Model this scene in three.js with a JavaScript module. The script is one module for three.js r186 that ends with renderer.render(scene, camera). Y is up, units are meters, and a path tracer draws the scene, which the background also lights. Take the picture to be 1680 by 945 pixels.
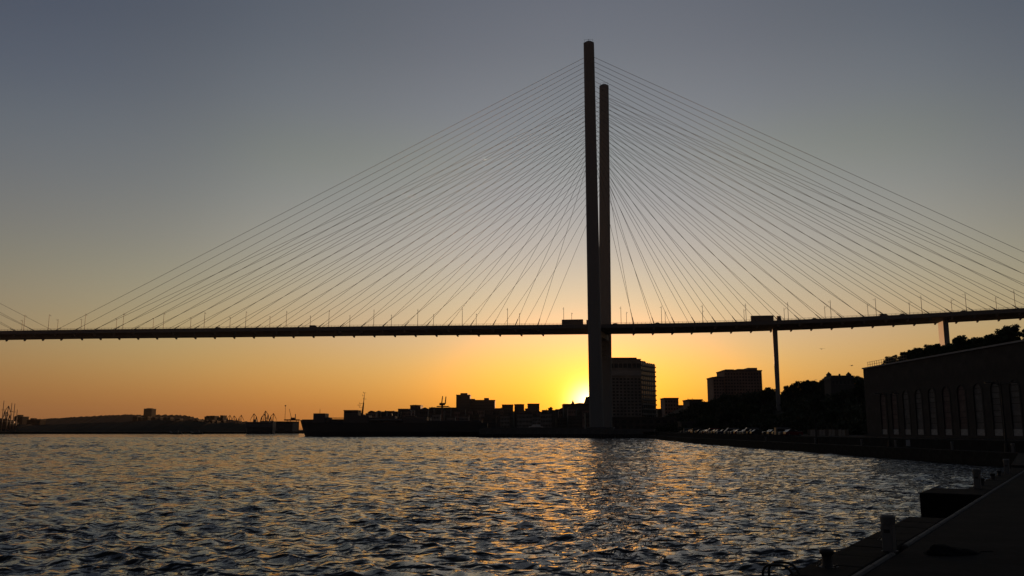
import * as THREE from 'three';
import { mergeGeometries } from 'three/addons/utils/BufferGeometryUtils.js';
import { RoundedBoxGeometry } from 'three/addons/geometries/RoundedBoxGeometry.js';

// ---------------------------------------------------------------- camera, sky, sun, exposure
const scene = new THREE.Scene();
const F = 1398, EYE = 4.5, PITCH = Math.atan(232.5 / F);
const camera = new THREE.PerspectiveCamera(2 * Math.atan(472.5 / F) * 180 / Math.PI, 1680 / 945, 0.5, 9000);
camera.position.set(0, EYE, 0);
camera.rotation.x = PITCH;
const renderer = new THREE.WebGLRenderer({ antialias: true });
renderer.toneMapping = THREE.LinearToneMapping;
renderer.toneMappingExposure = 1;
renderer.shadowMap.enabled = true;

const SUN_AZ = 5.2, SUN_EL = 1.65, R = Math.PI / 180;
const lin = (c) => { c /= 255; return c <= 0.04045 ? c / 12.92 : Math.pow((c + 0.055) / 1.055, 2.4); };
function makeSky() {
  // clear dusk air: brightness by height (rows of a column) and by bearing from the sun (columns)
  const els = [0, 1, 2, 3, 4, 5, 6, 8, 10, 12, 15, 18, 21, 25, 29, 45, 90];
  const cols = {
    0: [[250, 185, 50], [253, 206, 60], [254, 218, 72], [254, 224, 90], [254, 224, 110], [252, 222, 128], [249, 217, 157], [230, 208, 165], [211, 197, 170], [193, 185, 172], [167, 165, 163], [145, 148, 147], [129, 133, 137], [113, 117, 125], [102, 106, 117], [70, 76, 87], [47, 51, 60]],
    6: [[240, 150, 40], [249, 178, 46], [252, 198, 54], [252, 209, 70], [251, 214, 92], [248, 213, 117], [243, 208, 148], [223, 200, 159], [203, 190, 169], [185, 177, 169], [161, 159, 159], [141, 143, 145], [126, 129, 134], [110, 114, 122], [99, 104, 114], [69, 76, 86], [47, 51, 60]],
    10: [[215, 130, 48], [229, 151, 56], [236, 168, 68], [238, 180, 86], [235, 187, 102], [228, 189, 123], [221, 188, 142], [207, 186, 151], [193, 181, 159], [179, 172, 161], [156, 155, 150], [137, 140, 135], [122, 126, 132], [107, 111, 120], [96, 101, 112], [68, 74, 86], [47, 51, 60]],
    15: [[192, 112, 46], [205, 130, 54], [214, 147, 66], [219, 161, 82], [219, 171, 97], [215, 175, 116], [209, 175, 134], [195, 175, 144], [180, 170, 151], [165, 160, 152], [144, 145, 141], [128, 132, 128], [116, 120, 125], [101, 106, 114], [91, 97, 107], [66, 72, 84], [47, 51, 60]],
    21: [[170, 100, 46], [187, 117, 54], [198, 133, 64], [203, 147, 76], [203, 156, 89], [199, 161, 100], [194, 163, 118], [181, 164, 131], [168, 160, 139], [155, 152, 140], [137, 139, 135], [122, 127, 123], [110, 116, 122], [95, 102, 112], [85, 92, 104], [63, 70, 83], [47, 51, 60]],
    27: [[148, 90, 46], [165, 105, 54], [176, 121, 63], [181, 135, 76], [182, 145, 88], [179, 151, 101], [174, 154, 111], [160, 150, 122], [146, 142, 124], [134, 133, 124], [119, 122, 121], [108, 113, 117], [97, 103, 111], [85, 92, 103], [77, 84, 97], [59, 67, 80], [47, 51, 60]],
    36: [[128, 82, 48], [144, 95, 54], [156, 108, 60], [161, 119, 70], [162, 129, 82], [160, 134, 95], [155, 136, 103], [144, 134, 112], [132, 129, 115], [122, 122, 117], [110, 114, 117], [99, 106, 114], [87, 95, 108], [76, 84, 99], [70, 78, 94], [57, 64, 78], [47, 51, 60]],
    60: [[77, 63, 55], [86, 72, 62], [94, 80, 69], [98, 86, 76], [100, 90, 81], [100, 93, 85], [100, 95, 88], [97, 95, 92], [94, 94, 93], [91, 92, 93], [85, 88, 90], [80, 84, 88], [75, 79, 86], [69, 73, 81], [65, 70, 78], [54, 58, 66], [47, 51, 60]],
    100: [[53, 48, 48], [56, 52, 51], [58, 55, 55], [61, 58, 58], [63, 61, 62], [63, 62, 64], [64, 63, 66], [63, 64, 68], [62, 63, 68], [60, 62, 67], [58, 61, 66], [56, 59, 65], [54, 58, 64], [52, 55, 62], [51, 54, 61], [44, 47, 54], [47, 51, 60]],
    180: [[41, 40, 43], [42, 42, 45], [44, 44, 47], [45, 45, 49], [47, 47, 51], [48, 48, 52], [49, 49, 53], [50, 50, 55], [50, 51, 56], [50, 51, 56], [49, 51, 56], [48, 50, 56], [47, 49, 55], [45, 48, 55], [45, 48, 54], [40, 42, 48], [47, 51, 60]],
  };
  const keys = Object.keys(cols).map(Number).sort((a, b) => a - b);
  const T = keys.map((k) => cols[k].map((c) => c.map(lin)));
  const w = 1440, h = 720;
  const seek = (list, v) => { let i = 0; while (i < list.length - 2 && v > list[i + 1]) i++; return [i, Math.min(1, Math.max(0, (v - list[i]) / (list[i + 1] - list[i])))]; };
  let buf = new Float32Array(w * h * 3);
  for (let j = 0; j < h; j++) {
    const el = ((j + 0.5) / h - 0.5) * 180, [ei, et] = seek(els, Math.max(0, el));
    for (let i = 0; i < w; i++) {
      let d = ((i + 0.5) / w - 0.25) * 360 - SUN_AZ; d = Math.abs(((d + 540) % 360) - 180);
      const [ki, kt] = seek(keys, d), o = (j * w + i) * 3;
      for (let c = 0; c < 3; c++) {
        const a = T[ki][ei][c] * (1 - et) + T[ki][ei + 1][c] * et, b = T[ki + 1][ei][c] * (1 - et) + T[ki + 1][ei + 1][c] * et;
        buf[o + c] = (a * (1 - kt) + b * kt) * (el < -0.5 ? 0.35 : 1);
      }
    }
  }
  const blur = (rx, ry) => {
    const out = new Float32Array(buf.length);
    for (let j = 0; j < h; j++) for (let i = 0; i < w; i++) for (let c = 0; c < 3; c++) {
      let s = 0, n = 0;
      if (rx) for (let k = -rx; k <= rx; k++) { s += buf[(j * w + ((i + k + w) % w)) * 3 + c]; n++; }
      else for (let k = -ry; k <= ry; k++) { const jj = Math.min(h - 1, Math.max(0, j + k)); if ((jj >= h / 2) !== (j >= h / 2)) continue; s += buf[(jj * w + i) * 3 + c]; n++; }
      out[(j * w + i) * 3 + c] = s / n;
    }
    buf = out;
  };
  for (let i = 0; i < buf.length; i += 3) buf[i] *= 1 + 0.75 * Math.min(1, Math.max(0, (buf[i] - 0.72) / 0.28)) ** 2;   // towards the sun the red of the air is brighter than the film's white
  blur(9, 0); blur(9, 0); blur(9, 0); blur(0, 3); blur(0, 3);
  const data = new Float32Array(w * h * 4);
  for (let j = 0; j < h; j++) for (let i = 0; i < w; i++) {
    const el = ((j + 0.5) / h - 0.5) * 180, az = ((i + 0.5) / w - 0.25) * 360 - SUN_AZ, o = (j * w + i), k = o * 4;
    const cosT = Math.sin(el * R) * Math.sin(SUN_EL * R) + Math.cos(el * R) * Math.cos(SUN_EL * R) * Math.cos(az * R);
    const th = Math.acos(Math.min(1, cosT)) / R;
    const g1 = 3 * Math.exp(-Math.pow(th / 1.05, 2)), g2 = 0.46 * Math.exp(-Math.pow(th / 2.6, 2)), g3 = 0.09 * Math.exp(-Math.pow(th / 6.5, 2));
    const up = el < 0 ? 0.2 : 1;
    data[k] = buf[o * 3] + up * (g1 + g2 * 2.6 + g3 * 3.4);
    data[k + 1] = buf[o * 3 + 1] + up * (g1 * 0.85 + g2 * 1.05 + g3 * 0.85);
    data[k + 2] = buf[o * 3 + 2] + up * (g1 * 0.5 + g2 * 0.03);
    data[k] *= 1.03; data[k + 1] *= 1.03; data[k + 2] *= 1.03; data[k + 3] = 1;
  }
  const t = new THREE.DataTexture(data, w, h, THREE.RGBAFormat, THREE.FloatType);
  t.mapping = THREE.EquirectangularReflectionMapping; t.magFilter = THREE.LinearFilter; t.minFilter = THREE.LinearFilter; t.needsUpdate = true;
  return t;
}
scene.background = scene.environment = makeSky();
const sun = new THREE.DirectionalLight(new THREE.Color().setRGB(1, 0.52, 0.24), 3.4);
sun.position.set(Math.sin(SUN_AZ * R) * Math.cos(SUN_EL * R), Math.sin(SUN_EL * R), -Math.cos(SUN_AZ * R) * Math.cos(SUN_EL * R)).multiplyScalar(2500);
sun.castShadow = true;
Object.assign(sun.shadow.camera, { left: -900, right: 900, top: 500, bottom: -300, near: 1, far: 5000 });
sun.shadow.mapSize.set(4096, 4096);
scene.add(sun, sun.target);

// ---------------------------------------------------------------- helpers
let seed = 7;
const rnd = () => { seed = (seed + 0x6d2b79f5) | 0; let t = Math.imul(seed ^ (seed >>> 15), 1 | seed); t = (t + Math.imul(t ^ (t >>> 7), 61 | t)) ^ t; return ((t ^ (t >>> 14)) >>> 0) / 4294967296; };
const rr = (a, b) => a + (b - a) * rnd();
const V = (x, y, z) => new THREE.Vector3(x, y, z);
// a bearing on the photograph and a distance in metres give a place; D is metres along the view
const cP = Math.cos(PITCH), sP = Math.sin(PITCH);
function at(px, py, D) { const a = (px - 840) / F, b = (472.5 - py) / F, k = D / (cP - b * sP); return V(a * k, EYE + (b * cP + sP) * k, -D); }
const names = {};
const numbered = (n) => { const k = (names[n] = (names[n] ?? -1) + 1); return k ? n + '_' + String(k).padStart(3, '0') : n; };
const fix = (g) => { let q = g.index ? g.toNonIndexed() : g; if (!q.attributes.uv) q.setAttribute('uv', new THREE.Float32BufferAttribute(new Float32Array(q.attributes.position.count * 2), 2)); for (const k of Object.keys(q.attributes)) if (!['position', 'normal', 'uv'].includes(k)) q.deleteAttribute(k); return q; };
const join = (gs) => (gs.length === 1 ? gs[0] : mergeGeometries(gs.map(fix)));
function obj(name, gs, m, parent = scene) {
  const o = new THREE.Mesh(Array.isArray(gs) ? join(gs) : gs, m);
  o.name = parent === scene ? numbered(name) : name; o.castShadow = o.receiveShadow = true; parent.add(o); return o;
}
function tag(o, label, category, group, kind) { if (label) o.userData.label = label; if (category) o.userData.category = category; if (group) o.userData.group = group; if (kind) o.userData.kind = kind; return o; }
function thing(name, label, category, p = V(0, 0, 0), turn = 0, group) { const o = new THREE.Group(); o.name = numbered(name); o.position.copy(p); o.rotation.y = turn; scene.add(o); return tag(o, label, category, group); }
function copy(src, label, p, turn = 0, s = 1) { const o = src.clone(); o.userData = { ...src.userData, label }; o.name = numbered(src.name.replace(/_\d{3}$/, '')); o.position.copy(p); o.rotation.y = turn; if (typeof s === 'number') o.scale.setScalar(s); else o.scale.copy(s); scene.add(o); return o; }
const box = (w, h, d, x = 0, y = 0, z = 0, ry = 0) => { const g = new THREE.BoxGeometry(w, h, d); if (ry) g.rotateY(ry); return g.translate(x, y, z); };
const rbox = (w, h, d, r, x = 0, y = 0, z = 0, ry = 0) => { const g = new RoundedBoxGeometry(w, h, d, 2, r); if (ry) g.rotateY(ry); return g.translate(x, y, z); };
function bar(a, b, r, r2 = r, seg = 6) { const d = b.clone().sub(a), g = new THREE.CylinderGeometry(r2, r, d.length(), seg); g.applyQuaternion(new THREE.Quaternion().setFromUnitVectors(V(0, 1, 0), d.normalize())); const m = a.clone().add(b).multiplyScalar(0.5); return g.translate(m.x, m.y, m.z); }
const cyl = (r1, r2, h, x, y, z, seg = 10) => new THREE.CylinderGeometry(r1, r2, h, seg).translate(x, y, z);
const ONES = ['', 'first', 'second', 'third', 'fourth', 'fifth', 'sixth', 'seventh', 'eighth', 'ninth', 'tenth', 'eleventh', 'twelfth', 'thirteenth', 'fourteenth', 'fifteenth', 'sixteenth', 'seventeenth', 'eighteenth', 'nineteenth'], TENS = ['', '', 'twent', 'thirt', 'fort', 'fift', 'sixt', 'sevent'];
const ORD = Array.from({ length: 79 }, (_, n) => (n < 20 ? ONES[n] : n % 10 ? TENS[Math.floor(n / 10)] + 'y-' + ONES[n % 10] : TENS[n / 10] + 'ieth'));

// value noise, tileable
function noiseGrid(n, s) { let q = s; const f = () => { q = (Math.imul(q, 1664525) + 1013904223) | 0; return (q >>> 8) / 16777216; }; return Float32Array.from({ length: n * n }, f); }
const grids = {};
function tnoise(u, v, n, s) { const g = (grids[n + '_' + s] ??= noiseGrid(n, s)); u *= n; v *= n; const i = Math.floor(u), j = Math.floor(v); let a = u - i, b = v - j; a = a * a * (3 - 2 * a); b = b * b * (3 - 2 * b); const I = ((i % n) + n) % n, J = ((j % n) + n) % n, I1 = (I + 1) % n, J1 = (J + 1) % n; return (g[J * n + I] * (1 - a) + g[J * n + I1] * a) * (1 - b) + (g[J1 * n + I] * (1 - a) + g[J1 * n + I1] * a) * b; }
function fbm(u, v, n0, oct, s) { let t = 0, a = 0.5, n = n0; for (let k = 0; k < oct; k++) { t += a * tnoise(u, v, n, s + k); a *= 0.5; n *= 2; } return t / (1 - Math.pow(0.5, oct)); }
function tex(n, f, srgb) { const d = new Uint8Array(n * n * 4); for (let j = 0; j < n; j++) for (let i = 0; i < n; i++) { const c = f(i / n, j / n), k = (j * n + i) * 4; for (let q = 0; q < 3; q++) d[k + q] = Math.max(0, Math.min(255, 255 * (Array.isArray(c) ? c[q] : c))); d[k + 3] = 255; } const t = new THREE.DataTexture(d, n, n); t.wrapS = t.wrapT = THREE.RepeatWrapping; t.magFilter = THREE.LinearFilter; t.minFilter = THREE.LinearMipmapLinearFilter; t.generateMipmaps = true; if (srgb) t.colorSpace = THREE.SRGBColorSpace; t.needsUpdate = true; return t; }
const rgb = (r, g, b) => new THREE.Color().setRGB(r, g, b);
const mat = (r, g, b, rough = 0.8, o = {}) => new THREE.MeshStandardMaterial({ color: rgb(r, g, b), roughness: rough, ...o });
const mottle = tex(256, (u, v) => { const n = fbm(u, v, 4, 6, 11), f = fbm(u, v, 32, 3, 40); return 0.62 + 0.32 * n + 0.16 * (f - 0.5); }, true);
const grit = tex(256, (u, v) => fbm(u, v, 24, 4, 71));
const porous = (r, g, b, o = {}) => new THREE.MeshPhysicalMaterial({ color: rgb(r, g, b), roughness: 0.95, specularIntensity: 0.12, map: mottle, ...o });   // rough, dull ground
const M = {
  concrete: mat(0.17, 0.165, 0.155, 0.85, { map: mottle, bumpMap: grit, bumpScale: 0.01 }),
  pylon: mat(0.24, 0.237, 0.228, 0.75),
  quayWall: porous(0.06, 0.057, 0.052),
  girder: mat(0.12, 0.125, 0.13, 0.6),
  rail: mat(0.16, 0.16, 0.16, 0.5, { metalness: 0.3 }),
  cable: mat(0.1, 0.1, 0.1, 0.6),
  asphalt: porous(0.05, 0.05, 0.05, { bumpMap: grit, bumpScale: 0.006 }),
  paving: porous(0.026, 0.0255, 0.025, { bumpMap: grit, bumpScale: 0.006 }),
  kerb: mat(0.1, 0.098, 0.093, 0.8, { map: mottle }),
  blackIron: mat(0.03, 0.03, 0.03, 0.55, { metalness: 0.4 }),
  paleMetal: mat(0.12, 0.12, 0.118, 0.5),
  wallStone: mat(0.07, 0.061, 0.056, 0.9, { map: mottle, bumpMap: grit, bumpScale: 0.02 }),
  moulding: mat(0.035, 0.032, 0.03, 0.85),
  panelGrey: mat(0.24, 0.228, 0.22, 0.85, { map: mottle }),
  panelRed: mat(0.22, 0.155, 0.143, 0.85, { map: mottle }),
  slab: mat(0.55, 0.54, 0.53, 0.8, { map: mottle }),
  leaf: mat(0.045, 0.06, 0.025, 0.8, { side: THREE.DoubleSide }),
  leafDark: mat(0.03, 0.042, 0.02, 0.85, { side: THREE.DoubleSide }),
  bark: mat(0.06, 0.05, 0.04, 0.9),
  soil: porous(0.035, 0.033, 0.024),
  hullDark: mat(0.05, 0.055, 0.06, 0.6),
  shipGrey: mat(0.09, 0.092, 0.095, 0.6),
  white: mat(0.6, 0.6, 0.6, 0.45),
  glass: mat(0.03, 0.032, 0.035, 0.2),
  tyre: mat(0.02, 0.02, 0.02, 0.8),
  rim: mat(0.16, 0.16, 0.16, 0.5, { metalness: 0.4 }),
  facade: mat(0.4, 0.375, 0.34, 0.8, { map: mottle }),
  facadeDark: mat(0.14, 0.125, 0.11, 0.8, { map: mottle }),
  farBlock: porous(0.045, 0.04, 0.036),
  brickRed: mat(0.42, 0.28, 0.23, 0.85, { map: mottle }),
  roof: mat(0.08, 0.075, 0.07, 0.85),
  crane: mat(0.12, 0.06, 0.045, 0.7),
  tarp: porous(0.014, 0.014, 0.015),
  lampLens: mat(0.5, 0.5, 0.48, 0.3),
  gull: mat(0.45, 0.45, 0.45, 0.8),
};

// ---------------------------------------------------------------- water: real waves, finer where nearer
function makeSea() {
  const waves = [];
  for (let k = 0; k < 100; k++) {
    const L = 0.24 * Math.pow(11, Math.pow(rnd(), 1.1)), th = (rnd() + rnd() + rnd() - 1.5) * 1.3 + 0.2;
    const kk = 2 * Math.PI / L, peak = Math.exp(-Math.pow(Math.log(L / 0.72) / 0.8, 2));
    waves.push({ kx: kk * Math.sin(th), kz: kk * Math.cos(th), L, a: (0.021 + 0.03 * peak) / kk, p: rnd() * 6.283 });
  }
  for (let k = 0; k < 44; k++) { const L = 1.9 * Math.pow(3.4, Math.pow(rnd(), 1.2)), th = (rnd() + rnd() + rnd() - 1.5) * 1.2 + 0.2, kk = 2 * Math.PI / L; waves.push({ kx: kk * Math.sin(th), kz: kk * Math.cos(th), L, a: rr(0.02, 0.042) / kk, p: rnd() * 6.283, long: 1 }); }   // longer chop, higher out in the open harbour
  const zs = [], row = (z) => (z < 60 ? 0.0064 * z : z < 520 ? Math.min(0.0064 * z, 0.95) : z < 1000 ? 1.9 : 60); for (let z = 9; z < 1500; z += row(z)) zs.push(z); zs.push(1500, 3000, 8500);
  const NC = 680, pos = new Float32Array(zs.length * (NC + 1) * 3), uv = new Float32Array(zs.length * (NC + 1) * 2), idx = [];
  zs.forEach((z, j) => {
    const half = (z + 14) * 0.86, cx = 2 * half / NC, cell = Math.max(cx * 0.8, row(z)), gain = 1 + 0.8 * Math.min(1, z / 220), longGain = 0.3 + 1.05 * Math.min(1, Math.max(0, (z - 30) / 150));
    const ws = waves.map((w) => ({ ...w, f: Math.min(1, Math.max(0, (w.L / cell - 2.2) / 2.2)) })).filter((w) => w.f > 0);
    const fade = z > 1200 ? 0 : 1;
    for (let i = 0; i <= NC; i++) {
      const x = (i / NC * 2 - 1) * half, o = (j * (NC + 1) + i);
      let y = 0, dx = 0, dz = 0;
      const gust = 0.75 + 0.5 * tnoise(x / 160, z / 160, 8, 5);
      for (const w of ws) { const ph = w.kx * x + w.kz * z + w.p, s = Math.sin(ph), c = Math.cos(ph), A = w.a * w.f * fade * gust * (w.long ? longGain : gain); y += A * s; const kn = 2 * Math.PI / w.L; dx += A * c * w.kx / kn; dz += A * c * w.kz / kn; }
      pos[o * 3] = x + dx * 0.9; pos[o * 3 + 1] = y; pos[o * 3 + 2] = -(z + dz * 0.9);
      uv[o * 2] = x / 31; uv[o * 2 + 1] = z / 31;
      if (i < NC && j < zs.length - 1) { const a = o, b = o + 1, c2 = o + NC + 1, d = c2 + 1; idx.push(a, b, d, a, d, c2); }
    }
  });
  const g = new THREE.BufferGeometry(); g.setAttribute('position', new THREE.BufferAttribute(pos, 3)); g.setAttribute('uv', new THREE.BufferAttribute(uv, 2)); g.setIndex(idx); g.computeVertexNormals();
  const comps = []; while (comps.length < 74) { const L = 0.2 * Math.pow(10, Math.pow(rnd(), 1.3)), th = (rnd() + rnd() + rnd() - 1.5) * 1.5 + 0.15, m = 31 / L, a = Math.round(m * Math.sin(th)), b = Math.round(m * Math.cos(th)); comps.push([a, b, rr(0, 6.28), rr(0.02, 0.052), Math.sin(th), Math.cos(th)]); }
  const patch = (u, v) => 0.55 + 0.9 * fbm(u, v, 5, 3, 140);
  const rip = tex(1024, (u, v) => { let sx = 0, sz = 0; for (const [a, b, p, w, dx, dz] of comps) { const ph = 6.28318 * (a * u + b * v) + p, c = w * (Math.cos(ph) + 0.35 * Math.cos(2 * ph + 0.6)); sx += c * dx; sz += c * dz; } const k = patch(u, v), q = Math.hypot(sx * k, sz * k, 1); return [0.5 - 0.5 * sx * k / q, 0.5 - 0.5 * sz * k / q, 0.5 + 0.5 / q]; });
  const m = new THREE.MeshPhysicalMaterial({ color: rgb(0.01, 0.013, 0.016), roughness: 0.06, ior: 1.33, normalMap: rip, normalScale: new THREE.Vector2(1.3, 1.3) });
  tag(obj('sea', g, m), 'rippled grey harbour water with orange sunset glints', 'water', null, 'structure');
}
makeSea();

// ---------------------------------------------------------------- quay, roads, ground
const AL = V(0.5561, 0, -0.8311), IN = V(0.8311, 0, 0.5561);           // along the near quay edge, and inland
const E0 = V(5.8, 0, -18.5);
const quay = (s, i, y = 0) => E0.clone().addScaledVector(AL, s).addScaledVector(IN, i).setY(y);
const QY = 1.5;
function slab(pts, y0, y1, uvk = 4) { // pts in [x, forward] metres
  const g = new THREE.ExtrudeGeometry(new THREE.Shape(pts.map(([x, z]) => new THREE.Vector2(x, z))), { depth: y1 - y0, bevelEnabled: true, bevelSize: 0.04, bevelThickness: 0.04, bevelSegments: 1, bevelOffset: -0.04 });
  g.rotateX(-Math.PI / 2).translate(0, y0, 0);
  const p = g.attributes.position, u = g.attributes.uv, n = g.attributes.normal; for (let i = 0; i < p.count; i++) { if (Math.abs(n.getY(i)) > 0.7) u.setXY(i, p.getX(i) / uvk, p.getZ(i) / uvk); else u.setXY(i, (p.getX(i) * 0.8 + p.getZ(i)) / uvk, p.getY(i) / uvk); }
  return g;
}
const q2 = (s, i) => { const p = quay(s, i); return [p.x, -p.z]; };
const SN0 = 14.2, SN1 = 26.7, SB1 = 30.8;                                  // notch for the landing steps, then a projecting block
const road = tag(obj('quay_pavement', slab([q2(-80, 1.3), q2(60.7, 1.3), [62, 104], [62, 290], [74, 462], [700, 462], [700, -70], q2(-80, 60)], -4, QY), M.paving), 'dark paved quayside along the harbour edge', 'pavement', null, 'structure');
function coping(name, s0, s1, i0, i1, y0, y1, m, gap = 0.012, jit = 0.006) { obj(name, slab([q2(s0 + gap, i0), q2(s1 - gap, i0), q2(s1 - gap, i1), q2(s0 + gap, i1)], y0, y1 + rr(-jit, jit), 1.7), m, road); }
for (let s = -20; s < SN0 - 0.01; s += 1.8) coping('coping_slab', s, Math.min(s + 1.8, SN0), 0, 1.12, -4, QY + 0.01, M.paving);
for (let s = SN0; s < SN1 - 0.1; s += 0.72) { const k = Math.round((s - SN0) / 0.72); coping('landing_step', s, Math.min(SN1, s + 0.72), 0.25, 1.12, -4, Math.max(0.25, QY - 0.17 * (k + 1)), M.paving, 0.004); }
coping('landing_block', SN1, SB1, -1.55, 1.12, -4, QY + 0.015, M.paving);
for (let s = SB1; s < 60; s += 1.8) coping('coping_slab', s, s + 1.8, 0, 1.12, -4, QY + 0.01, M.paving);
for (let s = -20; s < 60; s += 2) { if (s < 5.5 && s + 2 > 4.2) { coping('kerb_stone', s, 4.4, 1.135, 1.29, -1, QY + 0.03, M.kerb); continue; } coping('kerb_stone', s, s + 2, 1.135, 1.29, -1, QY + 0.03, M.kerb); }
tag(obj('upper_road', [slab([[66.5, 96], [66.5, 290], [77, 462], [700, 462], [700, 96]], QY - 0.5, 3.0, 5)], M.asphalt), 'dark raised road behind the far quay', 'road', null, 'structure');
const fq = [[60, 103], [60, 290], [72, 462]];
{ // far quay capping blocks, one after another along the water
  let k = 0;
  for (let j = 0; j < 2; j++) { const [a, b] = [fq[j], fq[j + 1]], L = Math.hypot(b[0] - a[0], b[1] - a[1]), n = Math.round(L / 6), ux = (b[0] - a[0]) / L, uz = (b[1] - a[1]) / L;
    for (let i = 0; i < n; i++) { const p = (t) => [a[0] + ux * t, a[1] + uz * t], t0 = i * L / n + 0.02, t1 = (i + 1) * L / n - 0.02, A = p(t0), B = p(t1); obj('capping_block', slab([A, B, [B[0] + 1.96 * uz, B[1] - 1.96 * ux], [A[0] + 1.96 * uz, A[1] - 1.96 * ux]], -4, QY + 0.2 + rr(-0.02, 0.02), 3), M.quayWall, road); k++; } }
  obj('capping_block', slab([q2(60.6, 0), [60, 102.9], [61.9, 102.9], q2(60.6, 1.12)], -4, QY + 0.2, 3), M.quayWall, road);
}
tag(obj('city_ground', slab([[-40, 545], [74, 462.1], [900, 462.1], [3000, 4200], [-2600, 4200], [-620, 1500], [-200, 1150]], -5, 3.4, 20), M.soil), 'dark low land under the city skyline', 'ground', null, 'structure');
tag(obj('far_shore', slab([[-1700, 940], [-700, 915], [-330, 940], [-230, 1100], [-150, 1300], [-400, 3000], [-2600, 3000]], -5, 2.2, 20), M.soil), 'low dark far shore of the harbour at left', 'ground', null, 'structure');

// wooded hill under the right-hand span: a height field
const sstep = (a, b, v) => { v = Math.min(1, Math.max(0, (v - a) / (b - a))); return v * v * (3 - 2 * v); };
function hillY(x, z) {
  const n = 2.2 * (fbm(x / 300, z / 300, 6, 3, 301) - 0.5);
  let h = 2.2 + 0.17 * Math.max(0, x - 96) + 0.16 * Math.max(0, x - 96) * 0.4 + sstep(495, 640, z) * 14 * sstep(90, 190, x) + n * sstep(92, 120, x);
  const terrace = 18.1 + 0.02 * (x - 82);
  const t = (1 - sstep(189, 193, z)) * sstep(81.2, 81.6, x);
  h = Math.min(h, 24 + n); return h * (1 - t) + terrace * t;
}
{
  const xs = [], zs = []; for (let x = 81; x < 84; x += 0.4) xs.push(x); for (let x = 84; x < 420; x += 4) xs.push(x); xs.push(520, 700); for (let z = 90; z < 188; z += 5) zs.push(z); for (let z = 188; z < 194; z += 1) zs.push(z); for (let z = 194; z <= 760; z += 8) zs.push(z);
  const pos = [], uv = [], idx = []; zs.forEach((z, j) => xs.forEach((x, i) => { pos.push(x, hillY(x, z), -z); uv.push(x / 9, z / 9); if (i < xs.length - 1 && j < zs.length - 1) { const a = j * xs.length + i, b = a + 1, c = a + xs.length, d = c + 1; idx.push(a, b, d, a, d, c); } }));
  const g = new THREE.BufferGeometry(); g.setAttribute('position', new THREE.Float32BufferAttribute(pos, 3)); g.setAttribute('uv', new THREE.Float32BufferAttribute(uv, 2)); g.setIndex(idx); g.computeVertexNormals();
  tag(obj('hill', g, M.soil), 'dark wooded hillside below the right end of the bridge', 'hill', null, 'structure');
}
// distant hills
function ridge(name, label, D, depth, pts, m) { // pts: [bearing px, height m]
  const pos = [], idx = [], N = pts.length; pts.forEach(([px, h]) => { const p = at(px, 700, D), f = (D + depth) / D; pos.push(p.x, -2, p.z, p.x, h, p.z - depth * 0.4, p.x * f, h * 0.6, p.z - depth, p.x * f, -2, p.z - depth); });
  for (let i = 0; i < N - 1; i++) for (let k = 0; k < 3; k++) { const a = i * 4 + k, b = a + 4; idx.push(a, b, b + 1, a, b + 1, a + 1); }
  const g = new THREE.BufferGeometry(); g.setAttribute('position', new THREE.Float32BufferAttribute(pos, 3)); g.setIndex(idx); g.computeVertexNormals(); tag(obj(name, g, m), label, 'hill', null, 'structure');
}
const jag = (list, D, step, amp) => { const out = []; for (let i = 0; i < list.length - 1; i++) { const [x0, y0] = list[i], [x1, y1] = list[i + 1], n = Math.max(1, Math.round((x1 - x0) / step)); for (let k = 0; k < n; k++) { const x = x0 + (x1 - x0) * k / n, y = y0 + (y1 - y0) * k / n + (rnd() - 0.5) * amp; out.push([x, EYE + (705 - y) / F * D * 1.03]); } } return out; };
ridge('far_hill', 'low dark far hill at the left of the harbour', 2500, 500, jag([[-150, 690], [0, 688], [60, 684], [150, 680], [215, 680], [252, 681], [270, 683], [292, 688], [332, 688], [370, 692], [410, 700], [440, 703]], 2500, 2, 2.6), M.soil);
ridge('city_hill', 'dark low city hill behind the pier and ships, with an added unseen sun-blocking hump', 1750, 500, jag([[500, 700], [560, 690], [600, 676], [655, 673], [700, 672], [760, 672], [815, 673], [890, 674], [940, 672], [968, 668], [976, 648], [1066, 648], [1078, 673], [1130, 682], [1200, 678], [1290, 668]], 1750, 2.5, 2.6), M.soil);  // crest behind pylon and hotel is raised out of sight to block the sun

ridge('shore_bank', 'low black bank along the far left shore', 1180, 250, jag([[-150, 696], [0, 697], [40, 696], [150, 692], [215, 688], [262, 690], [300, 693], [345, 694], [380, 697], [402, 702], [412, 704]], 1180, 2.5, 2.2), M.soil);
// ---------------------------------------------------------------- the cable-stayed bridge
const BA = 8 * R, BC = V(52.5, 0, -500), BD = V(-Math.cos(BA), 0, -Math.sin(BA)), BN = V(Math.sin(BA), 0, -Math.cos(BA));
const deckPts = [[900, 61], [700, 64.2], [380, 66.1], [256, 65.6], [124, 64.9], [9, 63.95], [-50, 63.8], [-111, 64.6], [-171, 66.5], [-228, 68.8], [-320, 72.8]];
const deckCurve = new THREE.CatmullRomCurve3(deckPts.map(([t, y]) => V(t, y, 0)));
const deckTab = deckCurve.getPoints(1200);
function deckY(t) { let a = 0, b = deckTab.length - 1; while (b - a > 1) { const m = (a + b) >> 1; if (deckTab[m].x > t) a = m; else b = m; } const A = deckTab[a], B = deckTab[b]; return A.y + (B.y - A.y) * (t - A.x) / (B.x - A.x || 1); }
const BP = (t, off, y) => BC.clone().addScaledVector(BD, t).addScaledVector(BN, off).setY(y);
const bturn = Math.atan2(BD.z, -BD.x);                                     // local +x along the bridge to the right, local +z towards the viewer
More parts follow.
